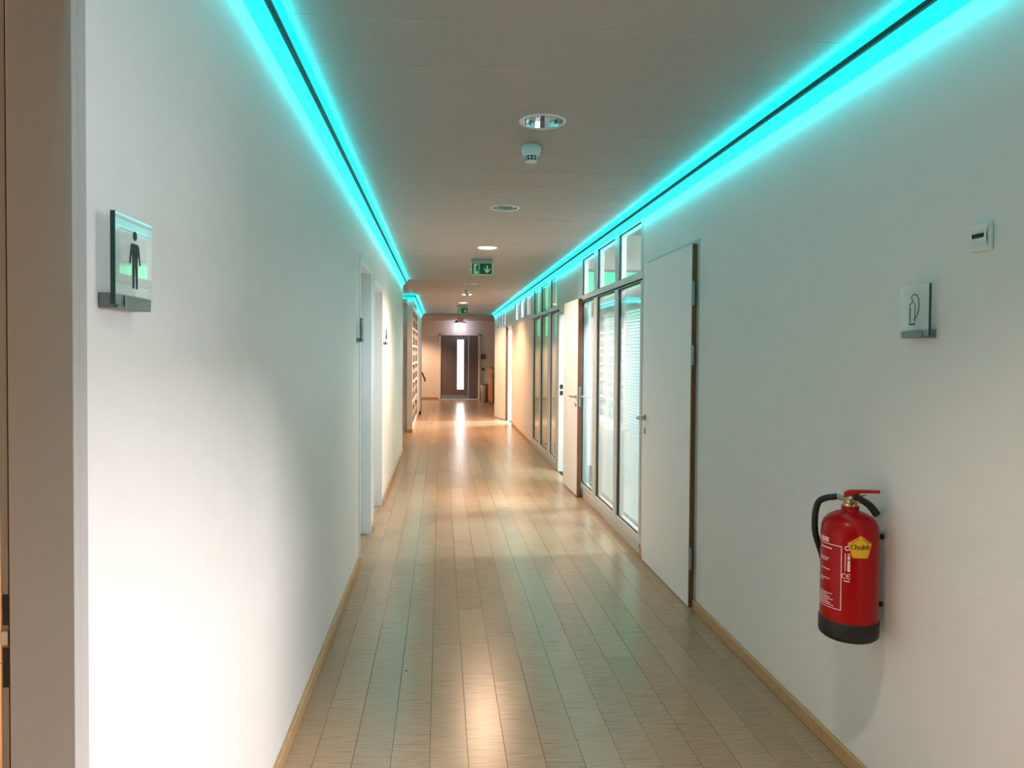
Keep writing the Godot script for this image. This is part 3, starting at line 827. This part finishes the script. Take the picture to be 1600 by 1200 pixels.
func smoke_detector(f: float, x: float, label: String) -> void:
	var o := P(x, CEIL, f)
	var t := thing("smoke_detector", label, "smoke detector", o, "ceiling smoke detectors")
	var mb := MB.new()
	mb.lathe(o, [Vector2(0.046, 0.0), Vector2(0.050, -0.004), Vector2(0.051, -0.022), Vector2(0.047, -0.040), Vector2(0.040, -0.054), Vector2(0.036, -0.058)], 32)
	part(mb, "housing", M.white, t)
	mb = MB.new()
	mb.lathe(o, [Vector2(0.033, -0.057), Vector2(0.029, -0.080)], 24)
	part(mb, "dark_grille", M.black, t)
	mb = MB.new()
	for i in 10:
		var a := TAU * i / 10
		mb.tube([o + Vector3(cos(a) * 0.0345, -0.056, sin(a) * 0.0345), o + Vector3(cos(a) * 0.028, -0.084, sin(a) * 0.028)], 0.0028, 6)
	mb.lathe(o, [Vector2(0.0335, -0.066), Vector2(0.0345, -0.068), Vector2(0.0335, -0.070)], 24)
	mb.lathe(o, [Vector2(0.031, -0.080), Vector2(0.029, -0.086), Vector2(0.0, -0.090)], 24)
	part(mb, "cage", M.white, t)

func glass_sign(called: String, label: String, left: bool, f0: float, f1: float, y0: float, y1: float, pic: Callable) -> void:
	# clear glass plate held 30 mm off the wall by a grey block at its foot
	var wx := XL if left else XR
	var s := 1.0 if left else -1.0
	var t := thing(called, label, "sign", P(wx, y0, (f0 + f1) / 2), "glass plate signs with black pictograms")
	var g0 := wx + s * 0.024
	var g1 := wx + s * 0.032
	var pl := part(boxes([[g0, g1, y0, y1, f0 + 0.0006, f1 - 0.0006]]), "glass_plate", M.sign_glass, t)
	part(boxes([[g0, g1, y0, y1, f0, f0 + 0.0005], [g0, g1, y1, y1 + 0.0005, f0, f0 + 0.003]]), "glass_edge", M.glass_edge, pl)
	var w := f1 - f0
	part(boxes([[wx, g0, y0 - 0.006, y0 + 0.020, f0 + w * 0.06, f1 - w * 0.10], [g0, g1 + s * 0.002, y0 - 0.006, y0 - 0.0005, f0 + w * 0.06, f1 - w * 0.10], [g1 + s * 0.0008, g1 + s * 0.004, y0 - 0.006, y0 + 0.017, f0 + w * 0.20, f1 - w * 0.10]], 0.001), "holder", M.sign_grey, t)
	var mb := MB.new()
	var ax := Vector3.FORWARD if left else Vector3.BACK
	pic.call(mb, P(g1 + s * 0.0004, (y0 + y1) / 2, (f0 + f1) / 2), ax, Vector3.UP, Vector3(s, 0, 0))
	part(mb, "pictogram", M.black, t)

func pic_person(mb: MB, o: Vector3, ax: Vector3, ay: Vector3, nn: Vector3) -> void:
	var hd := PackedVector2Array()
	for i in 20: hd.append(Vector2(0, 0.047) + Vector2(cos(TAU * i / 20) * 0.0085, sin(TAU * i / 20) * 0.0082))
	mb.poly(hd, o, ax, ay, nn, 0.0004)
	mb.poly(PackedVector2Array([Vector2(-0.013, 0.033), Vector2(0.013, 0.033), Vector2(0.017, 0.029), Vector2(0.023, -0.002), Vector2(0.0205, -0.004), Vector2(0.0185, -0.003), Vector2(0.0115, 0.019), Vector2(0.011, -0.012), Vector2(0.0105, -0.046), Vector2(0.0035, -0.046), Vector2(0.001, -0.010), Vector2(-0.001, -0.010), Vector2(-0.0035, -0.046), Vector2(-0.0105, -0.046), Vector2(-0.011, -0.012), Vector2(-0.0115, 0.019), Vector2(-0.0185, -0.003), Vector2(-0.0205, -0.004), Vector2(-0.023, -0.002), Vector2(-0.017, 0.029)]), o, ax, ay, nn, 0.0004)

func pic_extinguisher(mb: MB, o: Vector3, ax: Vector3, ay: Vector3, nn: Vector3) -> void:
	var k := 0.0029
	mb.stroke([Vector2(-0.022, 0.022), Vector2(-0.019, 0.019), Vector2(-0.019, -0.040)], k, o, ax, ay, nn, 0.0004)
	mb.stroke([Vector2(-0.019, 0.018), Vector2(-0.014, 0.025), Vector2(-0.007, 0.028), Vector2(0.000, 0.025), Vector2(0.005, 0.018), Vector2(0.005, -0.040)], k, o, ax, ay, nn, 0.0004)
	mb.poly(PackedVector2Array([Vector2(-0.020, -0.044), Vector2(0.006, -0.044), Vector2(0.006, -0.039), Vector2(-0.020, -0.039)]), o, ax, ay, nn, 0.0004)
	mb.stroke([Vector2(-0.007, 0.028), Vector2(-0.008, 0.034), Vector2(-0.005, 0.036)], k, o, ax, ay, nn, 0.0004)
	var c := [Vector2(-0.010, 0.036), Vector2(-0.012, 0.042), Vector2(-0.008, 0.048), Vector2(0.002, 0.051), Vector2(0.013, 0.048), Vector2(0.021, 0.038), Vector2(0.024, 0.022), Vector2(0.023, 0.004), Vector2(0.018, -0.010), Vector2(0.010, -0.021), Vector2(0.000, -0.029)]
	mb.stroke(c, 0.0034, o, ax, ay, nn, 0.0004)
	mb.stroke([Vector2(-0.014, 0.010), Vector2(-0.014, -0.034)], 0.0012, o, ax, ay, nn, 0.0004)

# lettering bent round a cylinder of radius r about the local y axis; phi 0 faces +z
func bent_text(text: String, height: float, r: float, phi: float, y: float, align_left := true, upright := true) -> MB:
	var tm := TextMesh.new()
	var fnt := SystemFont.new()
	fnt.font_names = PackedStringArray(["Droid Sans"])
	tm.font = fnt
	tm.text = text; tm.font_size = 32; tm.pixel_size = height / 24.0; tm.depth = 0.0
	tm.curve_step = 4.0
	tm.horizontal_alignment = HORIZONTAL_ALIGNMENT_LEFT if align_left else HORIZONTAL_ALIGNMENT_CENTER
	var mb := MB.new()
	var arr := tm.get_mesh_arrays()
	var vv: PackedVector3Array = arr[Mesh.ARRAY_VERTEX]
	var idx: PackedInt32Array = arr[Mesh.ARRAY_INDEX] if arr[Mesh.ARRAY_INDEX] != null else PackedInt32Array(range(vv.size()))
	for i in range(0, idx.size() - 2, 3):
		var q := []
		for j in 3:
			var p := vv[idx[i + j]]
			var u := p.x if upright else -p.y
			var w := p.y if upright else p.x
			var an := phi + u / r
			q.append([Vector3(sin(an) * r, y + w, cos(an) * r), Vector3(sin(an), 0, cos(an))])
		mb.tri(q[0][0], q[1][0], q[2][0], q[0][1], q[1][1], q[2][1])
	return mb

# a rectangle of print bent round the cylinder
func bent_patch(mb: MB, r: float, p0: float, p1: float, y0: float, y1: float, y0b := -1.0, y1b := -1.0) -> void:
	var n := maxi(1, int(absf(p1 - p0) / 0.12))
	for i in n:
		var a := lerpf(p0, p1, float(i) / n)
		var b := lerpf(p0, p1, float(i + 1) / n)
		var na := Vector3(sin(a), 0, cos(a))
		var nb := Vector3(sin(b), 0, cos(b))
		mb.smooth_quad(na * r + Vector3.UP * y0, nb * r + Vector3.UP * y0, nb * r + Vector3.UP * y1, na * r + Vector3.UP * y1, na, nb, nb, na)

func make_extinguisher() -> void:
	var r := 0.090
	var y0 := 0.558
	var c := P(1.374, y0, 2.235)
	var t := thing("fire_extinguisher", "red fire extinguisher with black base hanging on the right wall", "fire extinguisher", c, "", deg_to_rad(-31.5))
	var mb := MB.new()
	mb.lathe(Vector3.ZERO, [Vector2(r, 0.058), Vector2(r, 0.352), Vector2(r * 0.985, 0.368), Vector2(r * 0.92, 0.386), Vector2(r * 0.78, 0.402), Vector2(r * 0.55, 0.414), Vector2(0.032, 0.420), Vector2(0.028, 0.423), Vector2(0.028, 0.438), Vector2(0.0, 0.438)], 48)
	part(mb, "cylinder", M.red, t, true)
	mb = MB.new()
	mb.lathe(Vector3.ZERO, [Vector2(0.0, 0.004), Vector2(r * 0.86, 0.004), Vector2(r * 0.92, 0.0), Vector2(r + 0.002, 0.008), Vector2(r + 0.004, 0.014), Vector2(r + 0.004, 0.060), Vector2(r + 0.001, 0.063), Vector2(r - 0.002, 0.062)], 48)
	part(mb, "base_cap", M.rubber, t, true)
	mb = MB.new()
	mb.lathe(Vector3.ZERO, [Vector2(0.024, 0.438), Vector2(0.024, 0.446), Vector2(0.017, 0.450), Vector2(0.017, 0.466), Vector2(0.012, 0.472), Vector2(0.0, 0.472)], 20)
	mb.tube([Vector3(-0.004, 0.456, 0.004), Vector3(-0.034, 0.464, 0.004)], 0.008, 12)
	mb.tube([Vector3(0, 0.458, 0.0), Vector3(0.006, 0.458, 0.026)], 0.008, 12)
	part(mb, "valve", M.brass, t, true)
	mb = MB.new()
	mb.tube([Vector3(-0.030, 0.463, 0.004), Vector3(-0.042, 0.467, 0.004)], 0.0105, 14)
	part(mb, "hose_ferrule", M.steel, t, true)
	# squeeze lever
	mb = MB.new()
	mb.poly(PackedVector2Array([Vector2(-0.020, 0.470), Vector2(-0.020, 0.482), Vector2(-0.006, 0.490), Vector2(0.018, 0.493), Vector2(0.088, 0.497), Vector2(0.088, 0.488), Vector2(0.030, 0.483), Vector2(0.026, 0.474), Vector2(0.006, 0.462), Vector2(-0.008, 0.462)]), Vector3(0, 0, -0.008), Vector3.RIGHT, Vector3.UP, Vector3.BACK, 0.018)
	part(mb, "squeeze_lever", M.red_plastic, t, true)
	mb = MB.new()
	mb.poly(PackedVector2Array([Vector2(0.020, 0.474), Vector2(0.050, 0.479), Vector2(0.050, 0.476), Vector2(0.020, 0.468)]), Vector3(0, 0, -0.005), Vector3.RIGHT, Vector3.UP, Vector3.BACK, 0.010)
	part(mb, "lower_grip", M.steel, t, true)
	# hose: out to the left, over and down behind the shoulder
	var cv := Curve3D.new()
	for p in [[Vector3(-0.040, 0.466, 0.004), Vector3(-0.03, 0.012, 0)], [Vector3(-0.098, 0.440, 0.0), Vector3(-0.022, -0.040, 0)], [Vector3(-0.108, 0.340, -0.008), Vector3(0.002, -0.05, -0.01)], [Vector3(-0.082, 0.225, -0.055), Vector3(0.01, -0.04, -0.015)], [Vector3(-0.078, 0.10, -0.062), Vector3(0, -0.03, 0)]]:
		cv.add_point(p[0], -p[1], p[1])
	var pts := []
	for i in 41: pts.append(cv.sample_baked(cv.get_baked_length() * i / 40.0, true))
	mb = MB.new()
	mb.tube(pts, 0.0105, 14)
	part(mb, "hose", M.rubber, t, true)
	cv = Curve3D.new()
	for p in [[Vector3(0.012, 0.474, 0.022), Vector3(0.02, -0.006, 0)], [Vector3(0.055, 0.450, 0.020), Vector3(0.016, -0.014, 0)], [Vector3(0.080, 0.418, 0.012), Vector3(0.003, -0.012, 0)]]:
		cv.add_point(p[0], -p[1], p[1])
	pts = []
	for i in 13: pts.append(cv.sample_baked(cv.get_baked_length() * i / 12.0, true))
	mb = MB.new()
	mb.tube(pts, 0.0105, 12, 0.0125)
	part(mb, "nozzle", M.rubber, t, true)
	mb = MB.new()
	mb.tube([Vector3(0.022, 0.458, 0.02), Vector3(0.026, 0.458, 0.028)], 0.007, 12)
	part(mb, "gauge", M.brass, t, true)
	# wall bracket behind
	var nb := Vector3(1, 0, 0).rotated(Vector3.UP, deg_to_rad(31.5))
	mb = MB.new()
	for y in [0.10, 0.33]:
		mb.tube([nb * (r - 0.004) + Vector3.UP * y, nb * 0.1175 + Vector3.UP * y], 0.009, 8)
	part(mb, "wall_bracket", M.black, t, true)
	# printed instructions: frame, lines and blocks of small type
	var rr := r + 0.0005
	var fp := MB.new()
	var pa := deg_to_rad(-100.0)
	var pb := deg_to_rad(-16.0)
	bent_patch(fp, rr, pa, pb, 0.3155, 0.318)
	bent_patch(fp, rr, pa, pb, 0.106, 0.1085)
	bent_patch(fp, rr, pb, pb + 0.028, 0.106, 0.318)
	var fr := part(fp, "print_frame", M.print_white, t, true)
	for ln in [[0.301, -68, -36, 0.004], [0.267, -70, -42, 0.003], [0.260, -70, -46, 0.003], [0.230, -70, -40, 0.003], [0.199, -72, -40, 0.003], [0.192, -74, -56, 0.003]]:
		fp = MB.new()
		bent_patch(fp, rr, deg_to_rad(ln[1]), deg_to_rad(ln[2]), ln[0], ln[0] + ln[3])
		part(fp, "print_line", M.print_white, t, true)
	for i in 7:
		fp = MB.new()
		bent_patch(fp, rr, deg_to_rad(-76.0), deg_to_rad(-30.0 - (i * 7) % 19), 0.114 + i * 0.0062, 0.1168 + i * 0.0062)
		part(fp, "print_line", M.print_white, t, true)
	for i in 7:
		fp = MB.new()
		bent_patch(fp, rr, deg_to_rad(-72.0 + i * 4.2), deg_to_rad(-69.0 + i * 4.2), 0.322, 0.338)
		part(fp, "print_letter", M.print_white, t, true)
	fp = MB.new()
	bent_patch(fp, rr, deg_to_rad(-3.5), deg_to_rad(1.5), 0.238, 0.274)
	bent_patch(fp, rr, deg_to_rad(-3.5), deg_to_rad(1.5), 0.277, 0.290)
	bent_patch(fp, rr, deg_to_rad(-3.5), deg_to_rad(1.5), 0.293, 0.297)
	bent_patch(fp, rr, deg_to_rad(-8.5), deg_to_rad(-7.0), 0.238, 0.297)
	part(fp, "print_column", M.print_white, t, true)
	fp = MB.new()
	for e in [[-9.0, 60.0, 300.0], [0.0, 60.0, 300.0]]:
		for i in 14:
			var q := []
			for g in [[i, 0.0088], [i + 1, 0.0088], [i + 1, 0.0062], [i, 0.0062]]:
				var an: float = deg_to_rad(lerpf(e[1], e[2], g[0] / 14.0))
				var ph: float = deg_to_rad(e[0]) + cos(an) * g[1] / r
				q.append(Vector3(sin(ph) * rr, 0.222 + sin(an) * g[1], cos(ph) * rr))
			fp.quad(q[0], q[1], q[2], q[3], Vector3(sin(deg_to_rad(e[0])), 0, cos(deg_to_rad(e[0]))))
	bent_patch(fp, rr, deg_to_rad(0.0) - 0.0075 / r, deg_to_rad(0.0) + 0.002 / r, 0.2208, 0.2232)
	part(fp, "print_mark", M.print_white, t, true)
	fp = MB.new()
	bent_patch(fp, rr, deg_to_rad(-10.0), deg_to_rad(1.0), 0.204, 0.208)
	for i in 16:
		var a0 := TAU * i / 16.0
		var a1 := TAU * (i + 1) / 16.0
		var q := []
		for e in [[a0, 0.008], [a1, 0.008], [a1, 0.0045], [a0, 0.0045]]:
			var ph: float = deg_to_rad(-4.0) + cos(e[0]) * e[1] / r
			q.append(Vector3(sin(ph) * rr, 0.314 + sin(e[0]) * e[1], cos(ph) * rr))
		fp.quad(q[0], q[1], q[2], q[3], Vector3(sin(deg_to_rad(-4.0)), 0, cos(deg_to_rad(-4.0))))
	part(fp, "print_seal", M.print_white, t, true)
	# yellow five-sided service sticker
	var ctr := Vector2(deg_to_rad(21.0), 0.318)
	for lay in [[0.042, 0.0008, M.brass, "sticker_rim"], [0.039, 0.0011, M.print_yellow, "service_sticker"]]:
		mb = MB.new()
		var ring := []
		for i in 20:
			var side := i / 4
			var u := (i % 4) / 4.0
			var p0 := Vector2(sin(TAU * side / 5.0), cos(TAU * side / 5.0))
			var p1 := Vector2(sin(TAU * (side + 1) / 5.0), cos(TAU * (side + 1) / 5.0))
			ring.append(p0.lerp(p1, u) * lay[0])
		for i in 20:
			for k in 3:
				var q := []
				for e in [[i, k / 3.0], [(i + 1) % 20, k / 3.0], [(i + 1) % 20, (k + 1) / 3.0], [i, (k + 1) / 3.0]]:
					var p: Vector2 = ring[e[0]] * e[1]
					var an := ctr.x + p.x / r
					q.append([Vector3(sin(an), 0, cos(an)) * (r + lay[1]) + Vector3.UP * (ctr.y + p.y), Vector3(sin(an), 0, cos(an))])
				mb.smooth_quad(q[0][0], q[1][0], q[2][0], q[3][0], q[0][1], q[1][1], q[2][1], q[3][1])
		part(mb, lay[3], M.print_yellow if lay[3] == "service_sticker" else mat(Color(0.80, 0.42, 0.16), 0.5), t, true)
	mb = MB.new()
	for dx in [-0.0007, 0.0, 0.0007]:
		var tx := bent_text("Chubb", 0.0155, r + 0.0014, ctr.x + dx / r, 0.320, false)
		mb.v.append_array(tx.v); mb.n.append_array(tx.n); mb.uv.append_array(tx.uv)
	part(mb, "sticker_name", M.print_dark, t, true)
	mb = MB.new()
	for s in [-1.0, 1.0]:
		for i in 5:
			var u := i / 5.0
			var p := Vector2(s * lerpf(0.006, 0.028, u), lerpf(0.030, 0.014, u))
			bent_patch(mb, r + 0.0014, ctr.x + p.x / r, ctr.x + (p.x + s * 0.0035) / r, ctr.y + p.y - 0.003, ctr.y + p.y)
	part(mb, "sticker_lines", M.print_dark, t, true)

func make_fittings() -> void:
	glass_sign("glass_sign", "glass plate sign with standing person pictogram on left wall by the washroom", true, 1.235, 1.385, 1.578, 1.733, pic_person)
	glass_sign("glass_sign", "glass plate sign with extinguisher pictogram on right wall above the extinguisher", false, 1.985, 2.120, 1.562, 1.720, pic_extinguisher)
	glass_sign("glass_sign", "glass plate sign on left wall just before the nearer recessed door", true, 4.86, 5.00, 1.578, 1.733, pic_person)
	glass_sign("glass_sign", "glass plate sign on left wall just past the farther recessed door", true, 7.08, 7.22, 1.585, 1.740, pic_person)
	# presence detector by the sign
	var t := thing("presence_sensor", "small white square wall sensor with dark lens above the extinguisher sign", "sensor", P(XR, 1.79, 1.813))
	part(boxes([[XR - 0.012, XR, 1.793, 1.869, 1.777, 1.849]], 0.003), "plate", M.white, t)
	var mb := MB.new()
	var pr := []
	for i in 9:
		var u := i / 8.0
		pr.append(Vector2(lerpf(1.802, 1.860, u), 0.006 * sin(u * PI)))
	for i in 8:
		var p0: Vector2 = pr[i]
		var p1: Vector2 = pr[i + 1]
		var nn := Vector3(-(p1.x - p0.x), p1.y - p0.y, 0).normalized()
		mb.quad(P(XR - 0.012 - p0.y, p0.x, 1.784), P(XR - 0.012 - p0.y, p0.x, 1.842), P(XR - 0.012 - p1.y, p1.x, 1.842), P(XR - 0.012 - p1.y, p1.x, 1.784), nn)
	part(mb, "curved_cover", mat(Color(0.90, 0.90, 0.88), 0.12), t)
	part(boxes([[XR - 0.0195, XR - 0.016, 1.827, 1.840, 1.792, 1.836]], 0.0015), "lens", mat(Color(0.02, 0.05, 0.06), 0.08), t)
	smoke_detector(3.725, 0.47, "white smoke detector with dark slots between the two nearest downlights")
	smoke_detector(12.35, 0.45, "far small smoke detector between the glinting and glowing downlights")
	exit_sign(8.25, 0.471, "green exit sign with running figure and arrow behind a glowing downlight", false, 2.60, 0.245, 0.135)
	exit_sign(16.4, 0.495, "smaller green exit sign with arrow far down the corridor", false, 2.60, 0.245, 0.135)
	exit_sign(22.5, 0.60, "glowing white emergency sign over the end door", true, 2.50, 0.36, 0.24)
	t = thing("sensor_box", "white box sensor hanging under the hall ceiling near the end door", "sensor", P(0.60, 2.55, 21.6))
	part(boxes([[0.50, 0.68, 2.44, 2.55, 21.5, 21.7]], 0.005), "body", M.white, t)
	part(boxes([[0.43, 0.495, 2.43, 2.49, 21.52, 21.60]], 0.006), "camera_head", M.black, t)
	make_extinguisher()

func make_bookcase() -> void:
	# white built-in shelves along the left side, beyond the side passage
	var f0 := 13.46
	var f1 := 16.22
	var x0 := -0.90
	var x1 := -0.535
	var t := thing("bookcase", "tall white built-in bookcase full of binders on the left", "bookcase", P(-0.72, 0, (f0 + f1) / 2))
	part(boxes([[x0 - 0.015, x0, 0, 2.44, f0, f1]]), "back_panel", M.shelf_white, t)
	var ys := [0.10, 0.55, 0.92, 1.27, 1.61, 1.95, 2.33]
	for y in ys:
		part(boxes([[x0, x1, y, y + 0.045, f0, f1]], 0.002), "shelf", M.shelf_white, t)
	part(boxes([[x0, x1 - 0.01, 0, 0.10, f0, f1]]), "plinth", M.shelf_white, t)
	for f in [f0 + 0.012, (f0 + f1) / 2, f1 - 0.012]:
		part(boxes([[x0, x1, 0, 2.44, f - 0.012, f + 0.012]], 0.002), "upright", M.shelf_white, t)
	var tones := [[Color(0.36, 0.20, 0.15), "brown"], [Color(0.42, 0.40, 0.39), "mid grey"], [Color(0.22, 0.24, 0.30), "dark blue"], [Color(0.50, 0.28, 0.20), "rust"], [Color(0.30, 0.28, 0.28), "charcoal"], [Color(0.50, 0.42, 0.35), "tan"]]
	var mats := []
	for c in tones: mats.append(mat(c[0], 0.5))
	var lab := mat(Color(0.86, 0.84, 0.80), 0.6)
	var where := ["bottom shelf", "second shelf from the bottom", "third shelf from the bottom", "fourth shelf from the bottom", "second shelf from the top", "top shelf"]
	for r in 6:
		var y: float = ys[r] + 0.0455
		for half in 2:
			var f: float = f0 + 0.03 if half == 0 else (f0 + f1) / 2 + 0.02
			var end: float = (f0 + f1) / 2 - 0.02 if half == 0 else f1 - 0.03
			while f < end - 0.06:
				var w := rng.randf_range(0.055, 0.10)
				if f + w > end: break
				var h := rng.randf_range(0.255, 0.290)
				var k := rng.randi() % tones.size()
				var xx := x1 - rng.randf_range(0.001, 0.006)
				var b := thing("binder", "%s binder on the %s of the bookcase" % [tones[k][1], where[r]], "binder", P(xx - 0.12, y, f + w / 2), "%s binders on the %s" % [tones[k][1], where[r]])
				part(boxes([[xx - 0.24, xx, y, y + h, f + 0.001, f + w - 0.001]], 0.003), "cover", mats[k], b)
				part(boxes([[xx, xx + 0.0008, y + h * 0.50, y + h * 0.80, f + w * 0.28, f + w * 0.72]]), "spine_label", lab, b)
				f += w
				if rng.randf() < 0.08: f += 0.06

func make_hall() -> void:
	var t := thing("low_cabinet", "low wooden cabinet along the right side of the end hall", "cabinet", P(1.66, 0, 20.9))
	part(boxes([[1.47, 1.86, 0.06, 1.04, 19.80, 22.0]], 0.004), "body", M.cabinet_wood, t)
	part(boxes([[1.455, 1.87, 1.04, 1.07, 19.78, 22.02]], 0.004), "top", M.cabinet_wood, t)
	part(boxes([[1.50, 1.84, 0.0, 0.06, 19.85, 21.95]]), "plinth", M.black, t)
	for i in 3:
		var a := 19.83 + i * 0.72
		var dr := part(boxes([[1.452, 1.469, 0.09, 1.01, a, a + 0.70]], 0.003), "door", M.cabinet_wood, t)
		part(boxes([[1.436, 1.452, 0.80, 0.92, a + 0.60, a + 0.615]], 0.003), "knob", M.steel, dr)
	t = thing("upright_board", "narrow dark upright board at the near end of the wooden cabinet", "board", P(1.50, 0, 19.74))
	part(boxes([[1.47, 1.56, 0.0, 0.95, 19.735, 19.775]], 0.006), "board", M.black, t)
	part(boxes([[1.475, 1.50, 0.86, 0.90, 19.730, 19.736]], 0.002), "clip", M.steel, t)
	t = thing("waste_bin", "tall brushed metal cylindrical waste bin beside the end door", "waste bin", P(1.33, 0, 21.6))
	var mb := MB.new()
	mb.lathe(P(1.33, 0, 21.6), [Vector2(0.0, 0.0), Vector2(0.10, 0.0), Vector2(0.105, 0.01), Vector2(0.105, 0.52), Vector2(0.102, 0.535), Vector2(0.09, 0.54), Vector2(0.09, 0.42), Vector2(0.0, 0.42)], 32)
	part(mb, "body", M.steel, t)
	mb = MB.new()
	mb.lathe(P(1.33, 0, 21.6), [Vector2(0.1055, 0.53), Vector2(0.108, 0.535), Vector2(0.108, 0.545), Vector2(0.10, 0.548), Vector2(0.088, 0.545)], 32)
	part(mb, "rim", M.black, t)
	t = thing("fire_call_point", "dark red square fire alarm call point right of the end door", "fire alarm", P(1.37, 1.32, 22.87))
	part(boxes([[1.30, 1.44, 1.325, 1.465, 22.825, 22.87]], 0.006), "housing", mat(Color(0.30, 0.06, 0.06), 0.45), t)
	part(boxes([[1.34, 1.40, 1.365, 1.425, 22.822, 22.826]], 0.001), "glass_window", mat(Color(0.62, 0.48, 0.44), 0.3), t)
	t = thing("light_switch", "small dark square wall switch below the fire alarm call point", "switch", P(1.37, 0.94, 22.87))
	part(boxes([[1.325, 1.41, 0.94, 1.02, 22.852, 22.87]], 0.004), "plate", mat(Color(0.16, 0.11, 0.10), 0.4), t)
	part(boxes([[1.34, 1.395, 0.955, 1.005, 22.847, 22.853]], 0.002), "rocker", mat(Color(0.20, 0.15, 0.13), 0.4), t)
	# dark steel post and handrail where the stairs begin, at the end of the bookcase wall
	t = thing("stair_handrail", "dark steel post with sloping handrail at the stairs left of the hall", "handrail", P(-0.56, 0, 19.70))
	mb = MB.new()
	mb.bf(-0.575, -0.535, 0.0, 2.54, 19.63, 19.68, 0.002)
	part(mb, "post", M.black, t)
	mb = MB.new()
	mb.tube([P(-0.56, 0.98, 19.69), P(-0.52, 0.93, 19.80), P(-0.47, 0.80, 20.05), P(-0.45, 0.70, 20.2)], 0.022, 12)
	part(mb, "rail", M.black, t)
	t = thing("wall_bumper", "small dark rubber bumper at the foot of the bookcase wall", "bumper", P(-0.51, 0, 17.2))
	mb = MB.new()
	mb.lathe(P(-0.498, 0, 17.2), [Vector2(0.0, 0.0), Vector2(0.022, 0.0), Vector2(0.024, 0.06), Vector2(0.018, 0.085), Vector2(0.0, 0.09)], 16)
	part(mb, "stopper", M.rubber, t)

func _ready() -> void:
	rng.seed = 20
	make_view()
	make_materials()
	make_floor()
	make_ceiling()
	make_walls()
	make_doors()
	make_windows()
	make_rooms()
	make_lamps()
	make_fittings()
	make_bookcase()
	make_hall()
